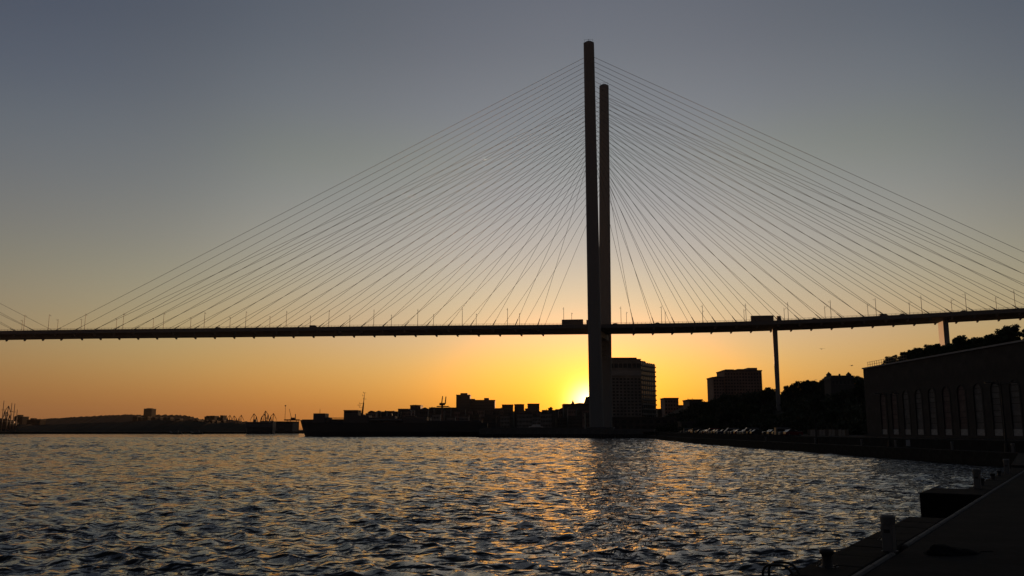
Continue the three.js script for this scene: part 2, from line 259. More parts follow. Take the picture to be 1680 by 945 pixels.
function sweep(profile, t0, t1, step) { // profile: [off, dy] closed
  const ts = []; for (let t = t0; t < t1; t += step) ts.push(t); ts.push(t1);
  const pos = [], idx = [], n = profile.length;
  for (let e = 0; e < n; e++) { const [a, b] = [profile[e], profile[(e + 1) % n]], base = pos.length / 3; ts.forEach((t) => { for (const q of [a, b]) { const p = BP(t, q[0], deckY(t) + q[1]); pos.push(p.x, p.y, p.z); } }); for (let i = 0; i < ts.length - 1; i++) { const k = base + i * 2; idx.push(k, k + 1, k + 3, k, k + 3, k + 2); } }
  const g = new THREE.BufferGeometry(); g.setAttribute('position', new THREE.Float32BufferAttribute(pos, 3)); g.setIndex(idx); g.computeVertexNormals(); return g;
}
const bridge = thing('cable_stayed_bridge', 'long dark cable-stayed bridge with two slender pylon legs crossing the harbour', 'bridge');
const T0 = -318, T1 = 890;
obj('deck_girder', sweep([[-14.5, 0], [14.5, 0], [14.5, -1.9], [9, -2.9], [-9, -2.9], [-14.5, -1.9]], T0, T1, 8), M.girder, bridge);
obj('carriageway', sweep([[-11, 0.004], [11, 0.004], [11, 0.05], [-11, 0.05]], T0, T1, 16), M.asphalt, bridge);
for (const side of [-1, 1]) {
  const gs = [sweep([[side * 14.3 - 0.05, 1.15], [side * 14.3 + 0.05, 1.15], [side * 14.3 + 0.05, 1.25], [side * 14.3 - 0.05, 1.25]], T0, 480, 12), sweep([[side * 14.3 - 0.04, 0.6], [side * 14.3 + 0.04, 0.6], [side * 14.3 + 0.04, 0.68], [side * 14.3 - 0.04, 0.68]], T0, 480, 12)];
  for (let t = T0; t < 480; t += 2.3) { const p = BP(t, side * 14.3, deckY(t) + 0.6); gs.push(box(0.11, 1.2, 0.11, p.x, p.y, p.z)); }
  tag(obj('railing', gs, M.rail, bridge), null, null, null, 'stuff');
  obj('crash_barrier', sweep([[side * 11.2 - 0.15, 0.05], [side * 11.2 + 0.15, 0.05], [side * 11.2 + 0.1, 0.75], [side * 11.2 - 0.1, 0.75]], T0, T1, 16), M.girder, bridge);
}
function legGeo(b, t, wb, wt) { // eight-sided tapering leg between two centres, along and across the bridge
  const ring = (c, [a, d], ch) => { const s = [[-a + ch, -d], [a - ch, -d], [a, -d + ch], [a, d - ch], [a - ch, d], [-a + ch, d], [-a, d - ch], [-a, -d + ch]]; return s.map(([u, v]) => c.clone().addScaledVector(BD, -u).addScaledVector(BN, v)); };
  const A = ring(b, wb, 1.0), B = ring(t, wt, 0.8), C = ring(t.clone().setY(t.y + 1.4), [wt[0] * 0.45, wt[1] * 0.45], 0.5), pos = [];
  const quad = (p, q, r, s) => pos.push(...p, ...q, ...r, ...p, ...r, ...s);
  for (let i = 0; i < 8; i++) { const j = (i + 1) % 8; quad(A[i].toArray(), A[j].toArray(), B[j].toArray(), B[i].toArray()); quad(B[i].toArray(), B[j].toArray(), C[j].toArray(), C[i].toArray()); }
  for (let i = 1; i < 7; i++) pos.push(...C[0].toArray(), ...C[i].toArray(), ...C[i + 1].toArray());
  const g = new THREE.BufferGeometry(); g.setAttribute('position', new THREE.Float32BufferAttribute(pos, 3)); g.computeVertexNormals(); return g;
}
const ctr = new THREE.Vector3();
const LEGS = [[V(47.7, 0.5, -487), V(45.0, 227.4, -468.8)], [V(55.7, 0.5, -514), V(60.6, 227.4, -531.8)]];
const legAt = (side, shift, y) => { const [b, t] = LEGS[side]; return b.clone().lerp(t, (y - b.y) / (t.y - b.y)).addScaledVector(BD, shift); };
function pylon(shift) {
  for (let k = 0; k < 2; k++) {
    const [b, t] = LEGS[k].map((p) => p.clone().addScaledVector(BD, shift));
    const leg = obj('pylon_leg', legGeo(b, t, [3.9, 3.6], [3.0, 2.5]), M.pylon, bridge);
    const rail = []; for (const [u, v] of [[-2.4, -2], [2.4, -2], [-2.4, 2], [2.4, 2], [0, -2], [0, 2]]) { const p = t.clone().addScaledVector(BD, -u).addScaledVector(BN, v); rail.push(bar(p.clone().setY(t.y + 0.4), p.clone().setY(t.y + 1.9), 0.07, 0.07, 5)); }
    for (const v of [-2, 2]) rail.push(bar(t.clone().addScaledVector(BD, 2.4).addScaledVector(BN, v).setY(t.y + 1.8), t.clone().addScaledVector(BD, -2.4).addScaledVector(BN, v).setY(t.y + 1.8), 0.06, 0.06, 5));
    rail.push(bar(t.clone().setY(t.y + 1), t.clone().setY(t.y + 3.2), 0.08, 0.05, 5));
    obj('top_railing', rail, M.rail, leg);
  }
  const y = deckY(shift) - 4.9, a = legAt(0, shift, y), c = legAt(1, shift, y), m = a.clone().lerp(c, 0.5), L = a.distanceTo(c);
  obj('cross_beam', box(5.6, 3.2, L, m.x, y, m.z, Math.atan2(c.x - a.x, c.z - a.z)), M.pylon, bridge);
  const p0 = legAt(0, shift, 1).lerp(legAt(1, shift, 1), 0.5);
  obj('pile_cap', rbox(15, 5.5, 46, 0.4, p0.x, 3.2, p0.z, -BA), M.concrete, bridge);
}
pylon(0); pylon(698);
{ // service stair hanging between the legs under the deck
  const gs = [], c = legAt(0, 0, 52).lerp(legAt(1, 0, 52), 0.52).addScaledVector(BD, -2.2), P = (u, v, y) => c.clone().addScaledVector(BD, -u).addScaledVector(BN, v).setY(y);
  for (const [u, v] of [[-1.3, -1.3], [1.3, -1.3], [-1.3, 1.3], [1.3, 1.3]]) gs.push(bar(P(u, v, 45), P(u, v, 60.4), 0.12, 0.12, 5));
  for (let y = 45, k = 0; y < 60; y += 2.6, k++) { const s = k % 2 ? 1 : -1; gs.push(bar(P(-1.3 * s, -1.3, y), P(1.3 * s, -1.3, y + 2.6), 0.1, 0.1, 5), bar(P(-1.3 * s, 1.3, y), P(1.3 * s, 1.3, y + 2.6), 0.1, 0.1, 5), box(2.8, 0.08, 2.8, c.x + 1.3 * 0, y, c.z, -BA)); }
  obj('service_stair', gs, M.paleMetal, bridge);
}
function cable(side, y, t1, shift = 0, dir = 1) { // dir: +1 to the left, -1 to the right of its pylon
  const off = side ? 13.4 : -13.4, a = BP(t1, off, deckY(t1) + 0.1), l = legAt(side, shift, y), f = y / 227;
  l.addScaledVector(BD, dir * (3.8 - 0.9 * f));
  const o = obj('stay_cable', bar(a, l, 0.1, 0.1, 6), M.cable, bridge), d = l.clone().sub(a).normalize();
  obj('anchor_tube', bar(a.clone().addScaledVector(d, -0.3), a.clone().addScaledVector(d, 4.2), 0.3, 0.2, 7), M.girder, o);
  const b = BP(t1, side ? 13.2 : -13.2, deckY(t1) - 0.6), g = new THREE.BufferGeometry();
  const e = (u, v, w) => { const p = b.clone().addScaledVector(BD, u).addScaledVector(BN, v).setY(b.y + w); return [p.x, p.y, p.z]; };
  const s = dir, top = [[2.2 * s, -0.5], [-0.9 * s, -0.5], [-0.9 * s, 0.5], [2.2 * s, 0.5]], pos = [], low = [[-0.2 * s, -0.4], [-0.9 * s, -0.4], [-0.9 * s, 0.4], [-0.2 * s, 0.4]];
  for (let i = 0; i < 4; i++) { const j = (i + 1) % 4, A = e(top[i][0], top[i][1], 0.2), B = e(top[j][0], top[j][1], 0.2), C = e(low[j][0], low[j][1], -2.75), D = e(low[i][0], low[i][1], -2.75); pos.push(...A, ...B, ...C, ...A, ...C, ...D); }
  const q = low.map(([u, v]) => e(u, v, -2.75)); pos.push(...q[0], ...q[1], ...q[2], ...q[0], ...q[2], ...q[3]);
  g.setAttribute('position', new THREE.Float32BufferAttribute(pos, 3)); g.computeVertexNormals(); obj('anchor_bracket', g, M.girder, o);
}
for (const side of [0, 1]) for (let i = 0; i < 24; i++) {
  const y = 153 + (219.2 - 153) * i / 23;
  cable(side, y, 36 + 13.3 * i, 0, 1); cable(side, y, -(19.3 + 11.45 * i), 0, -1);
  if (i > 13) cable(side, y, 698 - (36 + 13.3 * i), 698, -1);
}
function column(t, y0, wt, wb) { // approach pier: tapers downwards
  const yt = deckY(t) - 2.9, ring = (y, a, d) => [[-a, -d], [a, -d], [a, d], [-a, d]].map(([u, v]) => BP(t - (u * Math.cos(0.14) + v * Math.sin(0.14)), v * Math.cos(0.14) - u * Math.sin(0.14), y).toArray()), A = ring(y0, ...wb), B = ring(yt, ...wt), pos = [];
  for (let i = 0; i < 4; i++) { const j = (i + 1) % 4; pos.push(...A[i], ...A[j], ...B[j], ...A[i], ...B[j], ...B[i]); }
  const g = new THREE.BufferGeometry(); g.setAttribute('position', new THREE.Float32BufferAttribute(pos, 3)); g.computeVertexNormals(); obj('approach_pier', g, M.pylon, bridge);
}
column(-99.2, 9, [1.35, 5.5], [1.0, 4.2]); column(-190.5, 20, [1.35, 7], [1.3, 6.6]); column(-285, 20, [1.35, 7], [1.3, 6.6]);

// bridge lamps
const BL = { arm: mat(0.14, 0.14, 0.14, 0.5) };
const lampProto = new THREE.Group(); lampProto.name = 'street_lamp';
{ obj('pole', [bar(V(0, 0, 0), V(0, 10.8, 0), 0.17, 0.11, 6), cyl(0.2, 0.24, 0.7, 0, 0.35, 0, 6)], BL.arm, lampProto);
  obj('arm', [bar(V(0, 9.6, 0), V(0.5, 10.1, 1.6), 0.06, 0.05, 5), bar(V(0, 9.2, 0), V(-0.3, 9.5, -0.8), 0.05, 0.05, 5)], BL.arm, lampProto);
  const h = obj('lamp_head', [rbox(0.34, 0.2, 0.9, 0.06, 0.55, 10.12, 1.9)], BL.arm, lampProto); obj('lens', [box(0.26, 0.03, 0.7, 0.55, 10.008, 1.9)], M.lampLens, h); }
const nearL = [[365, 348, 323, 297, 270, 243, 216, 190, 163, 135, 108, 81, 54, 21], [-12, -35, -58, -82, -105, -128, -152, -176, -199, -224, -248]];
const farL = [[385, 359, 342, 317, 291, 265, 238, 211, 184, 158, 131, 104, 77, 50, 18], [-15, -38, -60, -84, -107, -130, -154, -177, -200, -224, -248]];
tag(lampProto, null, 'street lamp', 'lamp posts along the bridge');
for (const [rows, off, nm] of [[nearL, -11.9, 'near'], [farL, 11.9, 'far']]) rows.forEach((list, k) => { const l = k ? list : [...list].reverse(); l.forEach((t, i) => copy(lampProto, `tall lamp post on the bridge's ${nm} edge, ${ORD[i + 1]} ${k ? 'right' : 'left'} of the pylon`, BP(t, off, deckY(t)), bturn + (off < 0 ? Math.PI : 0))); });

// ---------------------------------------------------------------- vehicles
const paint = [mat(0.1, 0.1, 0.1, 0.3), mat(0.03, 0.03, 0.033, 0.3), mat(0.06, 0.062, 0.066, 0.3), mat(0.18, 0.03, 0.03, 0.25), mat(0.04, 0.06, 0.12, 0.25), mat(0.16, 0.16, 0.155, 0.3)];
function ext(pts, w, bev = 0.06) { return new THREE.ExtrudeGeometry(new THREE.Shape(pts.map(([x, y]) => new THREE.Vector2(x, y))), { depth: w - 2 * bev, bevelEnabled: true, bevelSize: bev, bevelThickness: bev, bevelSegments: 2 }).translate(0, 0, -w / 2 + bev); }
const wheelG = new THREE.CylinderGeometry(0.32, 0.32, 0.22, 14).rotateX(Math.PI / 2), rimG = new THREE.CylinderGeometry(0.2, 0.2, 0.24, 10).rotateX(Math.PI / 2);
const carG = {
  body: ext([[-2.1, 0.32], [-2.15, 0.75], [-2.0, 0.92], [-0.95, 0.98], [1.75, 1.0], [2.1, 0.92], [2.15, 0.5], [2.1, 0.32]], 1.74, 0.08),
  cabin: ext([[-1.0, 0.98], [-0.35, 1.42], [1.05, 1.44], [1.75, 1.0]], 1.5, 0.08), roof: ext([[-0.35, 1.44], [-0.1, 1.5], [0.9, 1.51], [1.05, 1.46]], 1.42, 0.03),
  van: ext([[-2.2, 0.35], [-2.25, 0.95], [-1.9, 1.1], [-1.3, 1.75], [-1.0, 1.95], [2.2, 1.95], [2.25, 0.35]], 1.8, 0.08), vanGlass: ext([[-1.75, 1.15], [-1.28, 1.68], [1.9, 1.7], [1.95, 1.15]], 1.82, 0.02),
  light: box(0.1, 0.14, 0.34),
};
function wheels(o, list, k = 1) { for (const [x, z] of list) { const w = obj('wheel', wheelG, M.tyre, o); w.position.set(x, 0.32 * k, z); w.scale.setScalar(k); obj('rim', rimG, M.rim, w); } }
function car(p, turn, label, c, van, group) {
  const o = thing(van ? 'parked_van' : 'parked_car', label, van ? 'van' : 'car', p, turn, group), m = paint[c];
  if (van) { obj('body', carG.van, m, o); obj('window', carG.vanGlass, M.glass, o); } else { obj('body', carG.body, m, o); obj('window', carG.cabin, M.glass, o); obj('roof', carG.roof, m, o); }
  wheels(o, [[-1.35, 0.78], [-1.35, -0.78], [1.3, 0.78], [1.3, -0.78]]);
  for (const z of [-0.62, 0.62]) { const h = obj('headlight', carG.light, M.rim, o); h.position.set(van ? -2.26 : -2.2, 0.76, z); }
  return o;
}
const CN = ['silver', 'black', 'grey', 'dark red', 'dark blue', 'white'];
[[235, 1, 0], [174, 2, 1], [-9, 1, 0], [-33, 4, 0], [-120, 2, 0], [-157, 3, 1], [-167, 1, 0], [-199, 2, 0]].forEach(([t, c, van], i) => { const o = car(BP(t, -8.2, deckY(t) + 0.05), bturn + Math.PI, ['low car on the bridge deck, second vehicle in from the left', 'dark van on the bridge deck, midway along the left span', 'car on the bridge just right of the pylon', 'car on the bridge, second right of the pylon', 'car on the bridge just right of the right-hand truck', 'dark van on the bridge between truck and right frame edge', 'low car on the bridge just right of the dark van', 'rightmost car on the bridge near the right frame edge'][i].replace('low car on the bridge deck, second vehicle in from the left', 'leftmost car on the bridge, far out on the left span'), c, van, 'vehicles crossing the bridge'); o.name = o.name.replace('parked_', 'moving_'); });
function truck(t, label) {
  const o = thing('box_truck', label, 'truck', BP(t, -8, deckY(t) + 0.05), bturn, 'vehicles crossing the bridge'), g = mat(0.12, 0.11, 0.105, 0.6);
  obj('trailer_box', [rbox(12.4, 2.75, 2.5, 0.08, -3.2, 2.55, 0)], g, o); obj('chassis', [box(15.2, 0.3, 1.2, -1.9, 0.95, 0), box(0.3, 0.5, 2.2, -9.0, 0.7, 0)], M.blackIron, o);
  const cab = obj('cab', ext([[5.0, 0.6], [7.1, 0.6], [7.15, 1.7], [6.8, 3.1], [6.5, 3.4], [5.0, 3.5]], 2.4, 0.08), g, o); obj('windscreen', [box(0.06, 0.9, 2.1, 6.98, 2.35, 0)], M.glass, cab);
  wheels(o, [[5.9, 0.95], [5.9, -0.95], [2.4, 0.95], [2.4, -0.95], [-6.2, 0.95], [-6.2, -0.95], [-7.5, 0.95], [-7.5, -0.95]], 1.5);
}
truck(13, 'box trailer truck on the bridge just left of the pylon'); truck(-94.5, 'box trailer truck on the bridge above the slim approach pier');
{ // cars parked along the far quay
  let k = 0; const place = (x, z, van) => { k++; const c = Math.floor(rnd() * 6); car(V(x, 3.0, -z), rr(-0.08, 0.08) + (rnd() < 0.5 ? 0 : Math.PI), `${ORD[k]} nearest parked ${van ? 'van' : 'car'} in the row along the far quay`, c, van, 'cars parked along the far quay'); };
  for (let z = 214, j = 0; k < 34; j++) { if (j % 9 === 6) z += 6; place(69.6 + (z > 290 ? (z - 290) * 0.062 : 0), z, j % 6 === 2); z += 2.6 + rr(0, 3.2); }
}

// ---------------------------------------------------------------- arcaded retaining wall on the right
{
  const w = thing('arcaded_wall', 'long dark retaining wall with a row of tall blind arches at right', 'wall', V(80, 0, 0));
  const Z0 = 96, Z1 = 194.6, top = 18.1, sh = new THREE.Shape([[Z0, 3], [Z1, 3], [Z1, top], [Z0, top]].map(([x, y]) => new THREE.Vector2(x, y)));
  const cs = []; for (let z = 185.4; z > 99; z -= 5.42) cs.push(z);
  const hw = 1.32, y0 = 3.5, ys = 11.0;
  const archPath = (c, hw2, b, s, P) => { P.moveTo(c - hw2, b); P.lineTo(c + hw2, b); P.lineTo(c + hw2, s); P.absarc(c, s, hw2, 0, Math.PI, false); P.lineTo(c - hw2, b); return P; };
  for (const c of cs) sh.holes.push(archPath(c, hw, y0, ys, new THREE.Path()));
  const toW = (g, off = 0) => g.rotateY(Math.PI / 2).translate(off, 0, 0);        // shape x becomes forward, depth goes inland
  const uvm = (g, k) => { const p = g.attributes.position, u = g.attributes.uv; for (let i = 0; i < p.count; i++) u.setXY(i, p.getZ(i) / k, p.getY(i) / k); return g; };
  obj('wall', uvm(toW(new THREE.ExtrudeGeometry(sh, { depth: 1.0, bevelEnabled: false, curveSegments: 10 })), 7), M.wallStone, w);
  obj('return_wall', [box(60, top - 3, 1.2, 31.2, (top + 3) / 2, -Z1 + 0.6)], M.wallStone, w);
  obj('backing', [box(0.3, 13, Z1 - Z0 - 1, 1.16, 9.5, -(Z0 + Z1) / 2)], M.wallStone, w);
  for (let z = Z0; z < Z1 - 0.1; z += 3.08) obj('coping_stone', box(1.5, 0.28, 3.04, 0.42, top + 0.143, -(z + 1.54)), M.slab, w);
  cs.forEach((c, i) => {
    const a = obj('arch_panel', uvm(toW(new THREE.ExtrudeGeometry(archPath(c, hw - 0.02, y0 + 1.15, ys, new THREE.Shape()), { depth: 0.14, bevelEnabled: false }), 0.16), 3.1), [M.panelGrey, M.panelRed, M.panelGrey, M.panelGrey, M.panelRed][(i * 3 + 1) % 5], w);
    obj('arch_sill', [rbox(0.5, 1.1, 2 * hw - 0.06, 0.03, 0.3, y0 + 0.56, -c)], M.slab, a);
    for (let k = 1; k < 8; k++) if (rnd() < 0.75) obj('string_course', [box(0.1, 0.09, 2 * hw - 0.08, 0.13, y0 + 1.2 + k * 0.98, -c)], M.moulding, a);
    const ring = new THREE.Shape(), ro = hw + 0.36; ring.moveTo(c + hw, y0); ring.lineTo(c + ro, y0); ring.lineTo(c + ro, ys); ring.absarc(c, ys, ro, 0, Math.PI, false); ring.lineTo(c - ro, y0); ring.lineTo(c - hw, y0); ring.lineTo(c - hw, ys); ring.absarc(c, ys, hw, Math.PI, 0, true);
    obj('arch_surround', toW(new THREE.ExtrudeGeometry(ring, { depth: 0.07, bevelEnabled: false, curveSegments: 10 }), -0.07), M.moulding, w);
  });
  obj('plinth', [box(0.6, 0.5, Z1 - Z0, -0.31, 3.25, -(Z0 + Z1) / 2)], M.wallStone, w);
  const f = thing('terrace_railing', 'thin metal railing at the left end of the wall top', 'railing', V(81, 18.4, 0));
  for (let z = 175; z <= 194.2; z += 1.2) obj('post', box(0.07, 1.3, 0.07, 0, 0.65, -z), M.rail, f);
  for (const y of [0.65, 1.25]) obj('rail', box(0.06, 0.06, 19.4, 0, y, -184.6), M.rail, f);
}
{ // pale panelled fence left of the wall
  const f = thing('panel_fence', 'pale low panelled fence left of the arcaded wall', 'fence', V(76, 3.0, 0));
  for (let z = 196, k = 0; z < 222; z += 2.1, k++) { obj('fence_panel', rbox(0.08, 1.5 + rr(-0.1, 0.1), 1.9, 0.02, rr(-0.03, 0.03), 0.78, -z), k % 3 ? M.panelGrey : M.wallStone, f); obj('fence_post', box(0.12, 1.7, 0.12, 0, 0.85, -(z + 1.05)), M.blackIron, f); }
}
{ // twin-armed promenade lamps
  const mk = (z, label, lamp0) => {
    if (lamp0) return copy(lamp0, label, V(65.4, QY, -z));
    const o = thing('promenade_lamp', label, 'street lamp', V(65.4, QY, -z), 0, 'twin-armed lamps on the promenade');
    obj('pole', [bar(V(0, 0, 0), V(0, 9.3, 0), 0.14, 0.08, 8), cyl(0.24, 0.32, 1.2, 0, 0.6, 0, 10)], M.blackIron, o);
    for (const s of [-1, 1]) { obj('arm', [bar(V(0, 8.9, 0), V(s * 1.35, 9.25, 0), 0.06, 0.05, 6)], M.blackIron, o); const h = obj('lamp_head', [rbox(0.95, 0.16, 0.36, 0.05, s * 1.7, 9.26, 0)], M.blackIron, o); obj('lens', [box(0.8, 0.03, 0.28, s * 1.7, 9.163, 0)], M.lampLens, h); }
    return o;
  };
  const l0 = mk(150, 'dark twin-armed lamp post before the far end of the arcaded wall'); mk(114.6, 'dark twin-armed lamp post nearest the right frame edge', l0); mk(186, 'dark twin-armed lamp post left of the arcaded wall', l0);
}
// service pedestals and bollards on the quay
const pedProto = new THREE.Group(); pedProto.name = 'service_pedestal'; tag(pedProto, null, 'pedestal', 'service pedestals on the quay edge');
{ obj('column', [rbox(0.3, 0.78, 0.3, 0.03, 0, 0.39, 0)], M.paleMetal, pedProto); obj('cap', [cyl(0.205, 0.19, 0.2, 0, 0.86, 0, 16), cyl(0.17, 0.205, 0.06, 0, 0.99, 0, 16)], M.paleMetal, pedProto); obj('socket_hatch', [rbox(0.16, 0.09, 0.03, 0.01, 0, 0.58, 0.152)], M.blackIron, pedProto); obj('door', [box(0.22, 0.36, 0.012, 0, 0.25, 0.152)], M.paleMetal, pedProto); obj('base_plate', [box(0.38, 0.03, 0.38, 0, 0.017, 0)], M.blackIron, pedProto); }
const quayTurn = Math.atan2(AL.x, AL.z) + Math.PI - 0.1;
copy(pedProto, 'pale service pedestal nearest the viewer, standing on the quay edge', quay(4.75, 1.08, QY + 0.02), quayTurn, 0.88);
copy(pedProto, 'pale service pedestal on the quay beyond the landing block', quay(31.6, 0.45, QY + 0.02), quayTurn);
copy(pedProto, 'small pale service pedestal near the bend of the quay', quay(49, 0.55, QY + 0.02), quayTurn);
[105.5, 120, 137.6, 151, 174, 208].forEach((z, i) => copy(pedProto, `pale service pedestal on the far quay edge, ${ORD[i + 1]} from the right`, V(61, QY + 0.2, -z), 0.6, 1.15));
const bolProto = new THREE.Group(); bolProto.name = 'mooring_bollard'; tag(bolProto, null, 'bollard', 'mooring bollards on the quay edge');
{ const p = [[0, 0], [0.21, 0], [0.21, 0.04], [0.135, 0.07], [0.12, 0.26], [0.135, 0.33], [0.175, 0.37], [0.18, 0.43], [0.15, 0.47], [0.06, 0.49], [0, 0.49]].map(([x, y]) => new THREE.Vector2(x, y));
  obj('post', new THREE.LatheGeometry(p, 20), M.blackIron, bolProto); obj('base_plate', [cyl(0.27, 0.29, 0.05, 0, 0.025, 0, 20)], M.blackIron, bolProto); for (let k = 0; k < 6; k++) obj('bolt', [cyl(0.025, 0.025, 0.05, 0.24 * Math.cos(k * 1.047), 0.07, 0.24 * Math.sin(k * 1.047), 6)], M.blackIron, bolProto); }
[[1.35, 0.42, 'nearest black mooring bollard, beside the quay ladder'], [6.9, 0.62, 'black mooring bollard just behind the nearest pedestal'], [34.8, 0.35, 'black mooring bollard just beyond the landing block'], [41, 0.35, 'fourth black mooring bollard along the near quay'], [45.5, 0.35, 'farthest black mooring bollard along the near quay']].forEach(([s, i, l]) => copy(bolProto, l, quay(s, i, QY + 0.015), 0, 0.86));
{ // quay ladder with hooped handrails
  const o = thing('quay_ladder', 'black quay ladder with hooped handrails at the bottom edge', 'ladder', quay(-1.15, 0, 0), Math.atan2(-IN.z, IN.x));
  for (const z of [-0.19, 0.19]) { const c = new THREE.CatmullRomCurve3([V(-0.14, -1.2, z), V(-0.14, QY, z), V(-0.14, QY + 0.26, z), V(-0.06, QY + 0.37, z), V(0.22, QY + 0.4, z), V(0.38, QY + 0.34, z), V(0.46, QY + 0.2, z), V(0.48, QY, z)], false, 'catmullrom', 0.2); obj('handrail', new THREE.TubeGeometry(c, 40, 0.026, 8), M.blackIron, o); }
  for (let y = -0.9; y < QY; y += 0.3) obj('rung', [bar(V(-0.14, y, -0.19), V(-0.14, y, 0.19), 0.018, 0.018, 7)], M.blackIron, o);
}
{ // heap of tarpaulin
  const c = at(1552, 901, 21.4), o = thing('tarpaulin_heap', 'low black tarpaulin heap lying on the quay pavement', 'tarpaulin', V(c.x, QY, c.z), 0.35);
  const g = new THREE.SphereGeometry(1, 48, 24, 0, 6.2832, 0, Math.PI / 2), p = g.attributes.position;
  for (let i = 0; i < p.count; i++) { const x = p.getX(i), y = p.getY(i), z = p.getZ(i), n = fbm((x + 2) / 4, (z + 2 + y) / 4, 6, 4, 55) - 0.5, f = 1 + 0.5 * n; p.setXYZ(i, x * 0.72 * f + 0.12, Math.max(0, y * (0.17 + 0.3 * n) * (1 - 0.3 * x)), z * 0.42 * f); }
  g.computeVertexNormals(); obj('cover', g, M.tarp, o); obj('rope', new THREE.TubeGeometry(new THREE.CatmullRomCurve3([V(0.62, 0.03, 0.1), V(0.85, 0.03, 0.2), V(1.05, 0.03, 0.05), V(1.3, 0.03, 0.16), V(1.45, 0.03, 0)]), 30, 0.03, 7), M.tarp, o);
}
{ // sign plate on the far quay
  const o = thing('notice_board', 'small pale square notice board on the far quay wall', 'sign', V(60.6, QY + 0.2, -132.5), 0.5); obj('plate', [rbox(0.95, 0.95, 0.05, 0.02, 0, 0.78, 0)], M.white, o); for (const x of [-0.35, 0.35]) obj('leg', box(0.06, 0.9, 0.06, x, 0.45, -0.06), M.blackIron, o);
}
[[1091, 909, 'round dark float drifting left of the quay ladder'], [1160, 936, 'long dark driftwood piece floating by the bottom edge']].forEach(([px, py, l], i) => { const D = EYE * F / (py - 705) * 0.985, p = at(px, py, D), o = thing(i ? 'driftwood' : 'net_float', l, i ? 'driftwood' : 'float', V(p.x, 0.03, p.z), 0.3); obj(i ? 'wood' : 'shell', i ? [bar(V(-0.13, 0.03, 0), V(0.13, 0.02, 0.04), 0.06, 0.045, 8)] : [new THREE.SphereGeometry(0.1, 14, 10).scale(1.1, 0.85, 1)], i ? M.bark : M.blackIron, o); obj(i ? 'branch' : 'ring', i ? [bar(V(0.02, 0.04, 0), V(0.08, 0.14, 0.03), 0.02, 0.012, 6)] : [new THREE.TorusGeometry(0.04, 0.012, 6, 12).translate(0, 0.1, 0)], i ? M.bark : M.blackIron, o); });

// ---------------------------------------------------------------- trees
function leafMass(n, clumps, size) {
  const pos = [], q = new THREE.Quaternion(), e = new THREE.Euler(), per = Math.ceil(n / clumps.length);
  for (const [cx, cy, cz, r] of clumps) for (let i = 0; i < per; i++) {
    const u = rr(-1, 1), a = rr(0, 6.283), d = r * Math.pow(rnd(), 0.45), s = Math.sqrt(1 - u * u), c = V(cx + d * s * Math.cos(a), cy + d * u * 0.8, cz + d * s * Math.sin(a)), k = size * rr(0.5, 1.5);
    q.setFromEuler(e.set(rr(0, 6.28), rr(0, 6.28), rr(0, 6.28))); const P = (x, y) => V(x * k, y * k, 0).applyQuaternion(q).add(c).toArray();
    const A = P(-0.5, 0), B = P(0, -0.28), C = P(0.5, 0), D = P(0, 0.28); pos.push(...A, ...B, ...C, ...A, ...C, ...D);
  }
  const g = new THREE.BufferGeometry(); g.setAttribute('position', new THREE.Float32BufferAttribute(pos, 3)); g.computeVertexNormals(); return g;
}
function treeKind(h, spread, leaf, n) { // unit tree of height h
  const clumps = [], limbs = [bar(V(0, -0.6, 0), V(0.1, h * 0.55, 0.05), h * 0.028, h * 0.015, 7)];
  for (let i = 0; i < 17; i++) { const a = i * 2.4 + rr(0, 1), y = h * rr(0.3, 0.95), r = spread * rr(0.3, 1.05) * (1.2 - y / h * 0.8); const p = V(Math.cos(a) * r, y, Math.sin(a) * r); clumps.push([p.x, p.y, p.z, spread * rr(0.13, 0.4)]); limbs.push(bar(V(0.05, h * rr(0.22, 0.5), 0), p, h * 0.01, h * 0.004, 5)); }
  clumps.push([rr(-0.4, 0.4), h * 0.9, rr(-0.4, 0.4), spread * 0.36], [0, h * 0.66, 0, spread * 0.5]);
  return { crown: leafMass(n, clumps, leaf), trunk: join(limbs) };
}
const kinds = [treeKind(9, 3.6, 0.62, 2400), treeKind(9, 4.3, 0.62, 2600), treeKind(9, 3.0, 0.62, 2000), treeKind(4, 2.1, 0.34, 1900), treeKind(4, 2.6, 0.34, 2200), treeKind(4, 1.6, 0.34, 1500)];
function tree(k, p, h, label, group, cat = 'tree', nm = 'leafy_tree') { const H = k < 3 ? 9 : 4, o = thing(nm, label, cat, p, rr(0, 6.28), group); o.scale.set(h / H * rr(0.9, 1.2), h / H, h / H * rr(0.9, 1.2)); obj('trunk', kinds[k].trunk, M.bark, o); obj('crown', kinds[k].crown, k % 2 ? M.leaf : M.leafDark, o); return o; }
{ // shrubs along the top of the arcaded wall, left to right
  let i = 0; for (let z = 191; z > 112 && i < 78; z -= rr(0.7, 1.35)) { i++; const x = 82.4 + rr(0, 3.2), h = rr(2.1, 3.5) * (z > 182 ? 0.75 : z < 138 ? 0.64 : 1); tree(3 + i % 3, V(x, hillY(x, z) - 0.15, -z), h, `dark shrub on the arcaded wall's top, ${ORD[i]} from its left end`, 'shrubs above the arcaded wall', 'shrub', 'leafy_shrub'); }
}
